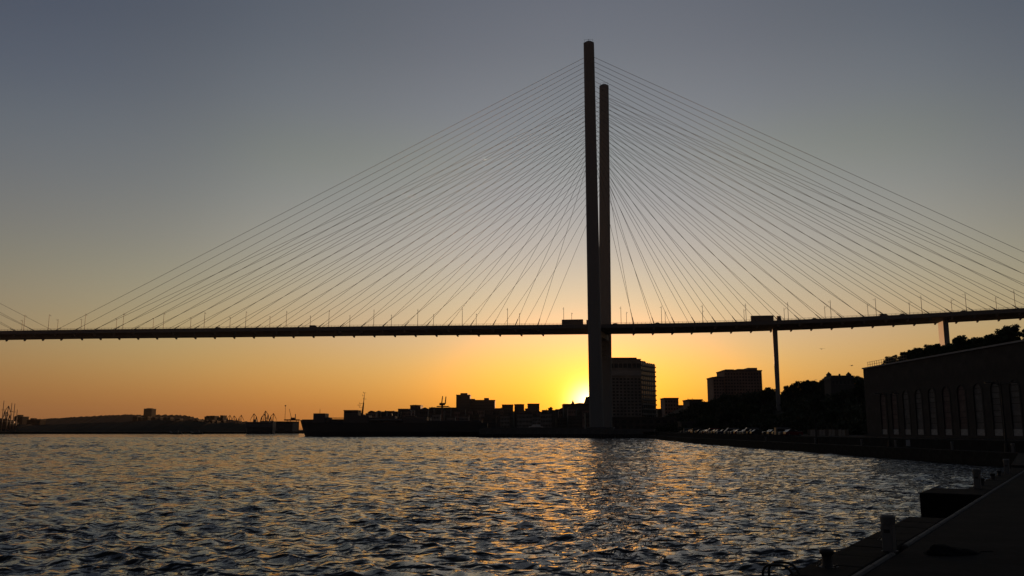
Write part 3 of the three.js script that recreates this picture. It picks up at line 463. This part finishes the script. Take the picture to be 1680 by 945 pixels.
{ // trees standing out on the hill's skyline: bearing, tree-top row, distance
  const T = [[1150, 684, 372], [1163, 682, 366], [1192, 672, 372], [1206, 666, 380], [1222, 660, 392], [1238, 652, 400], [1252, 640, 520], [1263, 636, 525], [1290, 632, 520], [1301, 629, 515], [1312, 626, 505], [1323, 623, 500], [1334, 624, 495], [1345, 627, 490], [1354, 620, 430], [1360, 617, 425], [1404, 617, 415], [1412, 620, 320], [1420, 622, 300], [1389, 640, 330], [1370, 645, 330], [1340, 650, 340]];
  T.forEach(([px, py, D], i) => { const top = at(px, py, D), g = hillY(top.x, D), h = Math.max(5, top.y - g); tree(i % 3, V(top.x, Math.min(g, top.y - 5) - 0.2, top.z), h, i < 19 ? `dark tree on the hill skyline right of the hotel, ${ORD[i + 1]} from the left` : ['dark tree on the black slope just left of the arcaded wall', 'dark tree on the black slope below the big house', 'dark tree on the black slope right of the slim pier'][i - 19], 'trees on the hillside'); });
}
{ // the rest of the wooded slope reads as one mass
  const g = leafMass(300, [[0, 2.6, 0, 2.4], [1.5, 1.8, 0.6, 1.8], [-1.4, 2.0, -0.7, 1.9]], 0.9), pts = [], m = new THREE.Matrix4();
  for (let k = 0; k < 4000 && pts.length < 760; k++) { const z = rr(205, 640), x = rr(93, 240 + (z - 200) * 0.2); const px = 840 + F * x / (z * cP + 10 * sP); if (px > 1430) continue; if (z < 492 && z > 380 && px > 1262 && px < 1288) continue; pts.push([x, z]); }
  const im = new THREE.InstancedMesh(g, M.leafDark, pts.length); pts.forEach(([x, z], i) => { const s = rr(0.8, 1.5); m.makeRotationY(rr(0, 6.28)).scale(V(s, s, s)).setPosition(x, hillY(x, z) - 0.3, -z); im.setMatrixAt(i, m); });
  im.name = 'hillside_thicket'; im.castShadow = im.receiveShadow = true; scene.add(im); tag(im, 'dark leafy thicket covering the hillside', 'thicket', null, 'stuff');
}
{ // big house with end chimneys on the hill
  const D = 412, a = at(1363, 616, D), b = at(1402, 616, D), w = b.x - a.x, gy = hillY((a.x + b.x) / 2, D) - 1, H = a.y - gy, o = thing('hill_house', 'dark long-roofed house with end chimneys on the hilltop', 'house', V((a.x + b.x) / 2, gy, -D - 5));
  obj('wall', box(w, H - 1.8, 9, 0, (H - 1.8) / 2, 0), M.roof, o); const rf = obj('roof', ext([[-w / 2 - 0.3, H - 1.79], [w / 2 + 0.3, H - 1.79], [w / 2 - 0.5, H], [-w / 2 + 0.5, H]], 9.6, 0.05), M.roof, o);
  for (const x of [-w / 2 + 0.9, w / 2 - 0.9]) obj('gable', [box(1.5, 1.3, 3, x, H + 0.4, 0), new THREE.ConeGeometry(1.05, 1.1, 4).rotateY(0.785).translate(x, H + 1.6, 0)], M.facadeDark, rf); obj('chimney', [box(0.7, 1.2, 0.7, 0.4, H + 0.5, 0)], M.facadeDark, rf);
  for (let k = 0; k < 6; k++) { const win = obj('window', box(0.9, 1.4, 0.1, -w / 2 + 1.2 + k * (w - 2.4) / 5, H - 3.4, 4.52), M.glass, o); obj('sill', box(1.1, 0.1, 0.2, -w / 2 + 1.2 + k * (w - 2.4) / 5, H - 4.16, 4.6), M.facade, win); }
}

// ---------------------------------------------------------------- pier under the pylon
{
  const p = thing('stone_pier', 'long flat concrete pier on which the pylon stands', 'pier');
  const A = at(786, 700, 496), pts = [[A.x, 497], [20, 488], [60, 469], [76, 462.3], [88, 530], [A.x, 545]];
  obj('deck', slab(pts, -4, 4.9, 6), M.concrete, p); 
  for (let i = 0; i < 3; i++) { const [a, b] = [pts[i], pts[i + 1]], L = Math.hypot(b[0] - a[0], b[1] - a[1]), n = Math.max(1, Math.round(L / 4)), an = Math.atan2(b[1] - a[1], b[0] - a[0]); for (let k = 0; k < n; k++) { const t = (k + 0.5) / n; obj('fender', rbox(L / n - 0.5, 2.1, 0.5, 0.12, a[0] + (b[0] - a[0]) * t, 1.1, -(a[1] + (b[1] - a[1]) * t) + 0.3, an), M.tyre, p); } }
  obj('parapet', [box(60, 0.9, 0.4, A.x + 31, 5.36, -506)], M.concrete, p);
}
{ // motor yacht behind the pier
  const c = at(878, 702, 560), o = thing('motor_yacht', 'small pale motor yacht moored behind the pier', 'yacht', V(c.x, 2.6, c.z));
  obj('hull', ext([[-11, 2.6], [-9.6, 0], [9.2, 0], [9.8, 2.2], [-2, 2.2]], 4.4, 0.15), M.white, o); obj('cabin', [ext([[-5.5, 2.2], [-3.6, 3.9], [4.5, 3.9], [6.2, 2.2]], 3.6, 0.1)], M.white, o); obj('flybridge', [ext([[-2.6, 3.9], [-1.4, 5.1], [3.0, 5.1], [3.6, 3.9]], 3.0, 0.1)], M.white, o); obj('window_band', [box(7.4, 0.6, 3.72, 0.4, 3.2, 0)], M.glass, o); obj('mast', [bar(V(0.6, 5, 0), V(1.6, 8.2, 0), 0.12, 0.06, 6), bar(V(0.2, 6.6, -1), V(0.2, 6.6, 1), 0.06, 0.06, 5)], M.white, o);
}

// ---------------------------------------------------------------- buildings
function boxAt(px0, px1, py, D, depth, y0 = 2.5) { const a = at(px0, py, D), b = at(px1, py, D), w = b.x - a.x; return { w, h: a.y - y0, x: (a.x + b.x) / 2, y0, z: -D - depth / 2, depth, a }; }
const winG = box(1, 1, 1);
function windows(parent, W, H, zf, nx, ny, m, o = {}) { const fx = o.fx ?? 0.55, fy = o.fy ?? 0.5, y0 = o.y0 ?? 2, y1 = o.y1 ?? H - 1; for (let j = 0; j < ny; j++) for (let i = 0; i < nx; i++) { if (o.skip && o.skip(i, j)) continue; const q = obj('window', winG, m, parent), sw = W / nx, shh = (y1 - y0) / ny; q.scale.set(sw * fx, shh * fy, 0.25); q.position.set((o.x ?? 0) + (-W / 2 + sw * (i + 0.5)), y0 + shh * (j + 0.5), zf); } }
{ // hotel tower right of the pylon
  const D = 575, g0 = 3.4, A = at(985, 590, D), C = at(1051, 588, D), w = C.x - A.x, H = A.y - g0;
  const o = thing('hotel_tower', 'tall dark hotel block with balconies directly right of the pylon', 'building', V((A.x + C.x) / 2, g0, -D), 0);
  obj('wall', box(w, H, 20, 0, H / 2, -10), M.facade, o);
  const F2 = new THREE.Group(), L2 = 26; // wing turning away on the right
  obj('roof', [box(w * 0.72, 1.6, 16, 1.5, H + 0.8, -10), box(w + 0.6, 0.5, 20.6, 0, H + 0.251, -10)], M.roof, o);
  obj('sky_lounge', [box(w + 0.7, 3.6, 0.5, 0, H - 9, 0.26)], M.slab, o);
  windows(o, w, H, 0.02, 11, 13, M.glass, { fx: 0.6, fy: 0.52, y0: 8, y1: H - 12 }); windows(o, w, H, 0.02, 9, 1, M.glass, { fx: 0.8, fy: 0.7, y0: H - 6, y1: H - 2 }); windows(o, w, H, 0.02, 9, 1, M.glass, { fx: 0.7, fy: 0.7, y0: 2, y1: 7 });
  const th = -1.02, wing = new THREE.Group(); void F2;
  const wp = (u, v, n) => { const cx = w / 2 - 0.2, cz = -0.4; return V(cx + Math.cos(th) * u + Math.sin(th) * n * -1, v, cz + Math.sin(th) * u + Math.cos(th) * n); };
  const wb = box(L2, H - 1.6, 14, 0, 0, 0, -th), c = wp(L2 / 2, (H - 1.6) / 2, -7); obj('wing', wb.translate(c.x, c.y, c.z), M.facade, o); void wing;
  const rc = wp(L2 / 2 - 5, H - 0.9, -7); obj('wing_roof', box(12, 1.5, 10, 0, 0, 0, -th).translate(rc.x, rc.y, rc.z), M.roof, o);
  for (let j = 0; j < 13; j++) for (let i = 0; i < 7; i++) { const y = 6 + j * 3.25, p = wp(2 + i * 3.6, y, 0.06), b = obj('balcony', box(2.9, 0.9, 1.1, 0, 0, 0, -th).translate(...wp(2 + i * 3.6, y - 1, 0.5).toArray()), M.facade, o); obj('window', box(2.2, 1.9, 0.15, 0, 0, 0, -th).translate(p.x, p.y + 0.55, p.z), M.glass, b); }
  const pd = thing('podium_block', 'low dark block at the foot of the hotel tower', 'building', at(1050, 700, 560).setY(g0)); obj('wall', box(46, 8.5, 9, 0, 4.25, 0), M.facadeDark, pd); obj('parapet', box(46.4, 0.7, 9.4, 0, 8.86, 0), M.roof, pd); windows(pd, 44, 8, 4.52, 10, 2, M.glass, { y0: 1, y1: 8 });
}
function block(px0, px1, py, D, depth, m, label, o = {}) {
  const q = boxAt(px0, px1, py, D, depth, o.y0 ?? 2.5), t = thing(o.name ?? 'city_block', label, 'building', V(q.x, q.y0, q.z), 0, o.group ?? 'buildings on the skyline');
  obj('wall', box(q.w, q.h, depth, 0, q.h / 2, 0), m, t);
  const rf = obj('roof', box(q.w + 0.8, 0.9, depth + 0.8, 0, q.h + 0.452, 0), M.roof, t);
  for (const [a, b, py2] of o.top ?? []) { const r = boxAt(a, b, py2, D, depth * 0.6, q.y0); obj('roof_block', box(r.w, r.h - q.h - 0.9, depth * 0.6, r.x - q.x, (r.h + q.h + 0.9) / 2, 0), m, t); }
  for (const [a, py2] of o.mast ?? []) { const p = at(a, py2, D); obj('mast', [bar(V(p.x - q.x, q.h + 0.8, 0), V(p.x - q.x, p.y - q.y0, 0), 0.3, 0.15, 5)], M.blackIron, rf); }
  if (o.win) windows(t, q.w, q.h, depth / 2 + 0.02, o.win[0], o.win[1], M.glass, { y0: q.h * (o.win[2] ?? 0.15), y1: q.h - 1, fx: 0.5, fy: 0.48 });
  return t;
}
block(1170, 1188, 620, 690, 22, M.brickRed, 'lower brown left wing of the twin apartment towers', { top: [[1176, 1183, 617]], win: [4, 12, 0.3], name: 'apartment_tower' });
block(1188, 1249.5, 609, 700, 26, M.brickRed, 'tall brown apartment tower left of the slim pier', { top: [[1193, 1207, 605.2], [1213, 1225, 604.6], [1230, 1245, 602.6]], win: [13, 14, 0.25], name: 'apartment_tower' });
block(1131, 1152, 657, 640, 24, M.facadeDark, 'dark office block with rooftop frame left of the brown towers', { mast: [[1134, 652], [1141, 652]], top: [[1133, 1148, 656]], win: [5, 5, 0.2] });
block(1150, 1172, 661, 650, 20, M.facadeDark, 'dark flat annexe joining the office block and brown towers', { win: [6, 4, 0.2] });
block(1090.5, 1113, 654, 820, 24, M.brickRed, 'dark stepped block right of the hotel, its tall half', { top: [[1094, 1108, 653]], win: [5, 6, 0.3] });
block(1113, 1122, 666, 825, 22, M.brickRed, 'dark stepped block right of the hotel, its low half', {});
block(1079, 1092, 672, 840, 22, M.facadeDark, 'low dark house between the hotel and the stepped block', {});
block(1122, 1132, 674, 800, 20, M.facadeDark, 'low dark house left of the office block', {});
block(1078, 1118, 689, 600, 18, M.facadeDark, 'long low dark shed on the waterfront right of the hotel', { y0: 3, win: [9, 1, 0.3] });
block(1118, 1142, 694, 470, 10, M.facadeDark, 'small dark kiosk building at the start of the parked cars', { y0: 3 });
{ // domed building left of the pylon
  const D = 1150, t = block(925, 972, 663.5, D, 40, M.facadeDark, 'dark building with shallow dome and small spire beside the low sun'), q = boxAt(925, 972, 663.5, D, 40), s = at(941, 655.5, D), d = at(954, 661, D), e = at(966, 663, D);
  obj('dome', new THREE.SphereGeometry(1, 20, 8, 0, 6.283, 0, Math.PI / 2).scale(e.x - d.x, d.y - q.y0 - q.h + 0.6, 14).translate(d.x - q.x, q.h, 0), M.roof, t);
  obj('spire', new THREE.ConeGeometry(2.6, s.y - q.y0 - q.h, 4).translate(s.x - q.x, q.h + (s.y - q.y0 - q.h) / 2 + 0.4, 6), M.roof, t);
}
const SK = [
  [890, 928, 673.5, 1350, 'low dark terrace just left of the domed building', { top: [[912, 924, 671]] }],
  [866, 885, 663, 1300, 'square dark block midway between pylon and stepped towers', { win: [6, 6, 0.4] }],
  [844, 860, 664, 1320, 'dark block with rounded right shoulder', { top: [[847, 857, 662.6]] }],
  [823.5, 842, 664.5, 1310, 'flat dark block left of the round-shouldered one', { win: [6, 5, 0.4] }],
  [812, 824, 670.5, 1330, 'low dark infill house right of the stepped towers', {}],
  [770, 812, 657, 1250, 'broad dark lower half of the stepped towers', { top: [[794, 802, 652.5], [770, 779, 654]], win: [12, 6, 0.4] }],
  [748.5, 771, 648.5, 1240, 'tallest dark tower of the left skyline', { top: [[755, 766.5, 644.5]], win: [6, 8, 0.4] }],
  [704, 749, 669.5, 1260, 'long low dark terrace left of the tallest skyline tower', { top: [[706, 714, 668], [730, 740, 668.3]] }],
  [673, 690, 665.5, 1290, 'small dark block on the hill crest above the ship', { top: [[676, 684, 664]] }],
  [653, 706, 671.5, 1280, 'long dark terrace on the crest under the small block', {}],
  [625, 654, 676, 1300, 'low dark terrace above the ship\'s mast', { top: [[630, 646, 674]] }],
  [600, 626, 679, 1310, 'lowest left terrace of the city skyline', { top: [[604, 618, 677.5]] }],
  [862, 866.5, 671, 1300, 'narrow dark house between two square blocks', {}],
];
{ let i = 0; for (let px = 588; px < 962; px += rr(8, 17)) { i++; const w = rr(5, 13), top = (px < 640 ? 679 : px < 760 ? 674 : px < 900 ? 675 : 673) + rr(-3, 2.5), D = rr(1080, 1200), t = block(px, px + w, top, D, 16, rnd() < 0.4 ? M.brickRed : M.facadeDark, `small house in the front row of the city skyline, ${ORD[i]} from the left`, { name: 'small_house', group: 'small houses of the skyline', win: [4, 2, 0.55] }), q = boxAt(px, px + w, top, D, 16); if (rnd() < 0.55) obj('gable', ext([[-q.w / 2 - 0.3, q.h + 0.8], [q.w / 2 + 0.3, q.h + 0.8], [rr(-0.2, 0.2) * q.w, q.h + rr(2.2, 3.6)]], 16.4, 0.05), M.roof, t); else obj('chimney', box(1, 2.4, 1, q.w * rr(-0.3, 0.3), q.h + 2, 0), M.roof, t); } }
{ let i = 0; for (let px = 640; px < 968; px += rr(16, 30)) { i++; const w = rr(12, 26), top = rr(679, 689); block(px, px + w, top, rr(760, 900), 14, rnd() < 0.5 ? M.facade : M.facadeDark, `low waterfront building behind the pier and ship, ${ORD[i]} from the left`, { name: 'waterfront_building', group: 'low waterfront buildings', win: [Math.round(w / 2.4), 3, 0.2], y0: 3, top: [[px + w * 0.3, px + w * 0.55, top - 1.6]] }); } }
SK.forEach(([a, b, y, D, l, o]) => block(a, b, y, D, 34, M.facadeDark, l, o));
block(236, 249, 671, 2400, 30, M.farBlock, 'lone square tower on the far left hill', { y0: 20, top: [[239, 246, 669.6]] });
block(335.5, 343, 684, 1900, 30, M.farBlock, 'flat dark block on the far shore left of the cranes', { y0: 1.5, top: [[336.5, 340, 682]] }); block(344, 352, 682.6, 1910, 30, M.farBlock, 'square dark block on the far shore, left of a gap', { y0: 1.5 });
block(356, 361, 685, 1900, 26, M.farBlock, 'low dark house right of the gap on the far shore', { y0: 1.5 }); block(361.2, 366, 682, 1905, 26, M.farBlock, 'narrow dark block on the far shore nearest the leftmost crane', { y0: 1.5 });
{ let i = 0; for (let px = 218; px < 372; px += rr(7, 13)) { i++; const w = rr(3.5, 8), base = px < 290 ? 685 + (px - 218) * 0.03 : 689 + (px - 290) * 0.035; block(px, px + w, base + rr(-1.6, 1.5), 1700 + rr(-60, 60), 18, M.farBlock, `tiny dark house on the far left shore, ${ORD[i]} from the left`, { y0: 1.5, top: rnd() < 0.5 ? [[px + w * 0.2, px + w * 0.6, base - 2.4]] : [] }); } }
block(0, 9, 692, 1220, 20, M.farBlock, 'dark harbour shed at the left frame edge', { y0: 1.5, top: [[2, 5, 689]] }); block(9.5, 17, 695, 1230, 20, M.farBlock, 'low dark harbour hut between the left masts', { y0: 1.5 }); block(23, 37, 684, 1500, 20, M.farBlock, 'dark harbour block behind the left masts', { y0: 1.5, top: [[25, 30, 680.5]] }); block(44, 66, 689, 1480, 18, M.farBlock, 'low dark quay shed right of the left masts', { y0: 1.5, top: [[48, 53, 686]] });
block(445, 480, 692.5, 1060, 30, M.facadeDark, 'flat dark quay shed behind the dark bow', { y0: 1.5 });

// ---------------------------------------------------------------- ships, cranes
function hullG(L, B, H, bow, stern) { // bow to the left (-x)
  const n = 24, pos = [], idx = [], rows = [[0, 0.72], [0.35, 0.92], [1, 1]];
  for (let i = 0; i <= n; i++) { const u = i / n; for (const [v, k] of rows) { const rake = (1 - u) * bow * (1 - v), x = -L / 2 + L * u + rake * (u < 0.3 ? 1 - u / 0.3 : 0) - (u > 0.9 ? stern * (1 - v) * (u - 0.9) * 10 : 0), wd = B / 2 * Math.min(1, Math.pow(Math.min(1, u / 0.28), 0.62)) * k, y = H * v + (v === 1 ? 2.0 * Math.pow(Math.max(0, 1 - u / 0.3), 2) : 0); pos.push(x, y, wd, x, y, -wd); } }
  const c = rows.length * 2; for (let i = 0; i < n; i++) for (let r = 0; r < rows.length - 1; r++) for (const s of [0, 1]) { const a = i * c + r * 2 + s, b = a + 2, d = a + c; idx.push(a, d, d + 2, a, d + 2, b); }
  for (let i = 0; i < n; i++) { const a = i * c + c - 2, d = a + c; idx.push(a, d, d + 1, a, d + 1, a + 1); } const e = n * c; idx.push(e, e + 1, e + 5, e, e + 5, e + 4);
  const g = new THREE.BufferGeometry(); g.setAttribute('position', new THREE.Float32BufferAttribute(pos, 3)); g.setIndex(idx); const q = g.toNonIndexed(); q.computeVertexNormals(); return q;
}
{ // dark ship moored left of the pier
  const D = 588, a = at(487, 690, D), b = at(800, 690, D), L = b.x - a.x, cx = (a.x + b.x) / 2, o = thing('cargo_ship', 'long dark ship with tall lattice mast moored left of the pier', 'ship', V(cx, -0.2, -D - 9));
  const X = (px) => at(px, 690, D).x - cx, Y = (py) => at(600, py, D).y + 0.2;
  obj('hull', hullG(L, 17, Y(693.5), 4, 1), M.hullDark, o);
  const part = (n, p0, p1, y0, y1, d, m = M.shipGrey, par = o) => obj(n, rbox(X(p1) - X(p0), Y(y1) - Y(y0), d, 0.15, (X(p0) + X(p1)) / 2, (Y(y0) + Y(y1)) / 2, 0), m, par);
  part('forecastle', 492, 512, 694, 689, 9, M.hullDark); part('hatch_cover', 492, 511, 690, 688, 7, M.hullDark);
  const h1 = part('deckhouse', 512, 531.5, 694, 678, 12); obj('mast', [bar(V(X(519.5), Y(679), 0), V(X(519.5), Y(670), 0), 0.2, 0.1, 6)], M.blackIron, h1);
  part('deckhouse', 531.5, 538, 694, 684.5, 10); part('boat_deck', 538, 563, 694, 687.5, 10, M.hullDark); part('gantry_beam', 537, 564, 686.2, 685, 3, M.blackIron);
  const br = part('bridge_house', 562.5, 585.5, 694, 673, 13); part('wheelhouse', 562, 586, 674.4, 672.6, 14, M.shipGrey, br); for (let i = 0; i < 8; i++) obj('window', box(0.8, 0.8, 0.1, X(565 + i * 2.6), Y(676.2), 6.53), M.glass, br);
  part('upper_deck', 585.5, 604, 694, 681.5, 14, M.shipGrey); part('upper_deck', 604, 628, 694, 685, 12, M.hullDark); part('upper_deck', 628, 647, 694, 682.5, 13, M.shipGrey); part('upper_deck', 647, 660, 694, 687, 11, M.hullDark); part('funnel', 634, 640, 684, 677.5, 4, M.hullDark); part('aft_house', 660, 700, 694, 684, 13); part('aft_deck', 700, 790, 694, 690, 13, M.hullDark);
  const m0 = V(X(590), Y(681), 0), m1 = V(X(593.5), Y(643), 0), gs = [bar(m0, m0.clone().lerp(m1, 0.55), 0.75, 0.42, 7), bar(m0.clone().lerp(m1, 0.55), m1, 0.3, 0.1, 6)];
  for (const [f, l, r] of [[0.34, 2.6, 0.2], [0.5, 2.8, 0.4], [0.7, 0.5, 1.8], [0.84, 1.2, 0.3], [0.97, 1.0, 0.9]]) { const p = m0.clone().lerp(m1, f); gs.push(bar(p.clone().add(V(-l, 0.2, 0)), p.clone().add(V(r, 0.2, 0)), 0.12, 0.1, 5), bar(p.clone().add(V(-l, 0.1, 0)), p.clone().add(V(-l, 1.1, 0)), 0.12, 0.1, 5)); }
  obj('mast', gs, M.blackIron, o); obj('radar', [box(2.2, 0.3, 0.4, m0.x - 2.2, Y(664), 0)], M.blackIron, o);
  for (let i = 0; i < 10; i++) obj('lifeboat', [new THREE.CapsuleGeometry(0.7, 2.4, 4, 8).rotateZ(Math.PI / 2).translate(X(610 + i * 5), Y(689.5), 7.6)], M.shipGrey, o);
}
{ const D = 960, a = at(399, 700, D), b = at(447, 700, D), L = b.x - a.x, cx = (a.x + b.x) / 2, o = thing('ferry', 'boxy grey ferry lying under the distant cranes', 'ship', V(cx, 0, -D - 8)), Y = (py) => at(420, py, D).y, X = (px) => at(px, 700, D).x - cx;
  obj('hull', hullG(L, 15, Y(701), 2, 0.5), M.hullDark, o); obj('superstructure', [rbox(L * 0.94, Y(692) - Y(701), 13, 0.2, 0.8, (Y(692) + Y(701)) / 2, 0), box(L * 0.3, Y(690.6) - Y(692), 11, L * 0.2, (Y(690.6) + Y(692)) / 2, 0)], M.shipGrey, o); obj('funnel', [box(3, 3.4, 3, -6, Y(690.5), 0)], M.hullDark, o); obj('window_band', [box(L * 0.86, 0.8, 13.1, 0.8, Y(695), 0)], M.glass, o); }
function portalCrane(px, py, D, label, jib = 1) { // slewing portal crane with a raised jib
  const b = at(px, 700, D), top = at(px, py, D).y, o = thing('portal_crane', label, 'crane', V(b.x, 2, b.z), rr(-0.3, 0.3), 'cranes on the distant docks'), H = top - 2, w = H * 0.13, r = H * 0.017 + 0.16;
  for (const [x, z] of [[-w, -w], [w, -w], [-w, w], [w, w]]) obj('leg', [bar(V(x * 1.5, 0, z * 1.5), V(x * 0.6, H * 0.38, z * 0.6), r * 1.4, r, 5)], M.crane, o);
  obj('portal_beam', [box(w * 3, r * 2, w * 2, 0, H * 0.2, 0)], M.crane, o);
  const cab = obj('machine_house', [rbox(w * 2.4, H * 0.12, w * 1.8, 0.1, -w * 0.5 * jib, H * 0.44, 0)], M.crane, o); obj('counterweight', [box(w * 0.9, H * 0.09, w * 1.4, -w * 1.6 * jib, H * 0.47, 0)], M.crane, cab);
  obj('tower_frame', [bar(V(-w * 0.6 * jib, H * 0.5, 0), V(0, H * 0.82, 0), r, r, 5), bar(V(w * 0.4 * jib, H * 0.5, 0), V(0, H * 0.82, 0), r, r, 5)], M.crane, o);
  obj('jib', [bar(V(w * 0.9 * jib, H * 0.48, -0.5), V(w * 1.1 * jib, H * 1.0, 0), r, r * 0.7, 5), bar(V(w * 0.9 * jib, H * 0.48, 0.5), V(w * 1.1 * jib, H * 1.0, 0), r, r * 0.7, 5), bar(V(w * 1.1 * jib, H * 1.0, 0), V(w * 2.5 * jib, H * 0.66, 0), r * 0.8, r * 0.5, 5), bar(V(0, H * 0.82, 0), V(w * 1.1 * jib, H * 1.0, 0), r * 0.6, r * 0.6, 4)], M.crane, o);
  obj('hoist_rope', [bar(V(w * 2.5 * jib, H * 0.66, 0), V(w * 2.5 * jib, H * 0.3, 0), r * 0.3, r * 0.3, 4)], M.crane, o);
}
[[372.5, 681, 1500, 1], [387, 682, 1520, -1], [391.5, 681, 1500, 1], [420, 678.5, 1250, -1], [428.5, 679, 1260, 1], [443.5, 678, 1240, 1], [439, 674, 1300, -1], [6, 666, 1300, 1], [14, 676, 1320, -1]].forEach(([px, py, D, j], i) => portalCrane(px, py, D, ['leftmost slewing crane of the distant dock row', 'second slewing crane from the left in the dock row', 'third slewing crane from the left in the dock row', 'slewing crane above the ferry\'s middle', 'slewing crane just right of the ferry\'s middle', 'rightmost slewing crane above the ferry', 'slim high-jib crane above the ferry\'s stern', 'tall crane at the left frame edge', 'short crane beside the left frame edge'][i], j));
{ const D = 1100, o = thing('gantry_crane', 'long horizontal dock gantry beside the dark ship\'s bow', 'crane', at(478, 705, D).setY(2)), c = at(478, 705, D), X = (px) => at(px, 700, D).x - c.x, Y = (py) => at(478, py, D).y - 2;
  obj('beam', [box(X(491) - X(466), 1.6, 2.4, (X(466) + X(491)) / 2, Y(689), 0)], M.crane, o); for (const px of [471, 476, 486, 490]) obj('leg', [bar(V(X(px), 0, 0), V(X(px), Y(689), 0), 0.5, 0.4, 5)], M.crane, o); obj('winch_house', [box(5, 2.4, 3, X(480), Y(688) + 1, 0)], M.crane, o);
  obj('light_mast', [bar(V(X(467), Y(689), 0), V(X(467), Y(666), 0), 0.3, 0.2, 5), box(1.8, 1.4, 1.4, X(467), Y(665.6), 0)], M.crane, o); obj('jib', [bar(V(X(478), Y(688), 0), V(X(473.5), Y(671), 0), 0.35, 0.25, 5)], M.crane, o); obj('mast', [bar(V(X(484), Y(689), 0), V(X(484), Y(679), 0), 0.6, 0.5, 6)], M.crane, o); }
[[16, 661, 'tall thin mast right of the left frame cranes'], [21, 662, 'thin mast behind the leftmost harbour shed'], [2.5, 657, 'tallest thin mast at the very left frame edge'], [10.5, 671, 'short thin mast between the two left cranes'], [26, 672, 'short mast on the right of the left mast cluster']].forEach(([px, py, l]) => { const D = 1180, p = at(px, 700, D), o = thing('signal_mast', l, 'mast', V(p.x, 1.8, p.z), 0, 'masts at the left shore'), H = at(px, py, D).y - 1.8; obj('pole', [bar(V(0, 0, 0), V(0, H, 0), 0.7, 0.4, 6)], M.crane, o); obj('crosstree', [bar(V(-2.2, H * 0.7, 0), V(2.2, H * 0.7, 0), 0.3, 0.3, 5)], M.crane, o); });
{ const D = 1000, c = at(725, 700, D), o = thing('harbour_crane', 'dark harbour crane with twin upright jibs above the ship', 'crane', V(c.x, 3.4, c.z)), X = (px) => at(px, 700, D).x - c.x, Y = (py) => at(725, py, D).y - 3.4;
  obj('tower', [bar(V(X(725), 0, 0), V(X(725), Y(662), 0), 1.5, 1.1, 8)], M.crane, o); obj('machine_house', [rbox(X(729.5) - X(720.5), Y(661) - Y(665), 4, 0.2, X(725), Y(663), 0)], M.crane, o); for (const [p0, p1, y1] of [[724, 725.5, 650], [730, 731, 650.5]]) obj('jib', [bar(V(X(p0), Y(663), 0), V(X(p1), Y(y1), 0), 0.75, 0.55, 5)], M.crane, o); obj('deck_frame', [box(X(736) - X(716), 1.2, 3, X(726), Y(667), 0)], M.crane, o); }

// small harbour boats hidden in the far shore's shade
[[288, 710.5, 880, 'small dark launch on the water below the far shed'], [322, 711, 870, 'larger dark launch on the water left of the cranes']].forEach(([px, py, D, l]) => { const p = at(px, py, D), o = thing('harbour_launch', l, 'boat', V(p.x, 0, p.z), 0, 'launches by the far shore'); obj('hull', hullG(13, 3.6, 1.7, 1.5, 0.3), M.hullDark, o); obj('cabin', [rbox(4.4, 2.0, 2.4, 0.15, 0.6, 2.6, 0)], M.shipGrey, o); obj('mast', [bar(V(1, 3.5, 0), V(1.2, 6, 0), 0.1, 0.06, 5)], M.blackIron, o); });

// gulls over the hill
[[1348, 572.5, 190, 'gliding gull above the hill, left of the flag-high others', 1.1, 0.25], [1397.5, 600, 200, 'gull flying just left of the wall\'s railing', 0.9, -0.5], [1338.5, 623.5, 260, 'gull flying low over the hilltop trees', 0.9, 0.6]].forEach(([px, py, D, l, s, tw], i) => {
  const o = thing('gull', ['gliding gull, highest of the three birds', l, l][i], 'bird', at(px, py, D), tw, 'gulls over the hill'); o.scale.setScalar(s);
  const g = new THREE.LatheGeometry([[0, -0.28], [0.03, -0.24], [0.07, -0.1], [0.085, 0.04], [0.06, 0.16], [0.045, 0.2], [0.05, 0.25], [0.02, 0.3], [0.006, 0.36], [0, 0.37]].map(([x, y]) => new THREE.Vector2(x, y)), 10).rotateZ(-Math.PI / 2); 
  const wing = (sd, up) => { const sec = [[0, 0, 0.1, 0], [0.22, 0.1 * up, 0.11, 0.03], [0.42, 0.1 * up, 0.08, -0.02], [0.68, 0.02 * up, 0.012, -0.16]], pos = []; for (let k = 0; k < 3; k++) { const [a, b] = [sec[k], sec[k + 1]]; const P = (q, f, dy) => [q[3] + q[2] * f, q[1] + dy, sd * (0.05 + q[0])]; for (const dy of [0.012, -0.012]) pos.push(...P(a, 1, dy), ...P(a, -1, dy), ...P(b, -1, dy), ...P(a, 1, dy), ...P(b, -1, dy), ...P(b, 1, dy)); } const w = new THREE.BufferGeometry(); w.setAttribute('position', new THREE.Float32BufferAttribute(pos, 3)); w.computeVertexNormals(); return w; };
  o.rotation.y = tw + (i === 1 ? 0.8 : 1.3); o.rotation.z = i ? 0.2 : 0.05; obj('body', [g, wing(1, i ? 1.6 : 0.8), wing(-1, i ? 1.6 : 0.8), box(0.14, 0.012, 0.1, -0.32, 0.01, 0)], M.gull, o); });

scene.fog = new THREE.FogExp2(0xfff0e0, 0.000028);   // thin evening haze over the harbour
renderer.render(scene, camera);
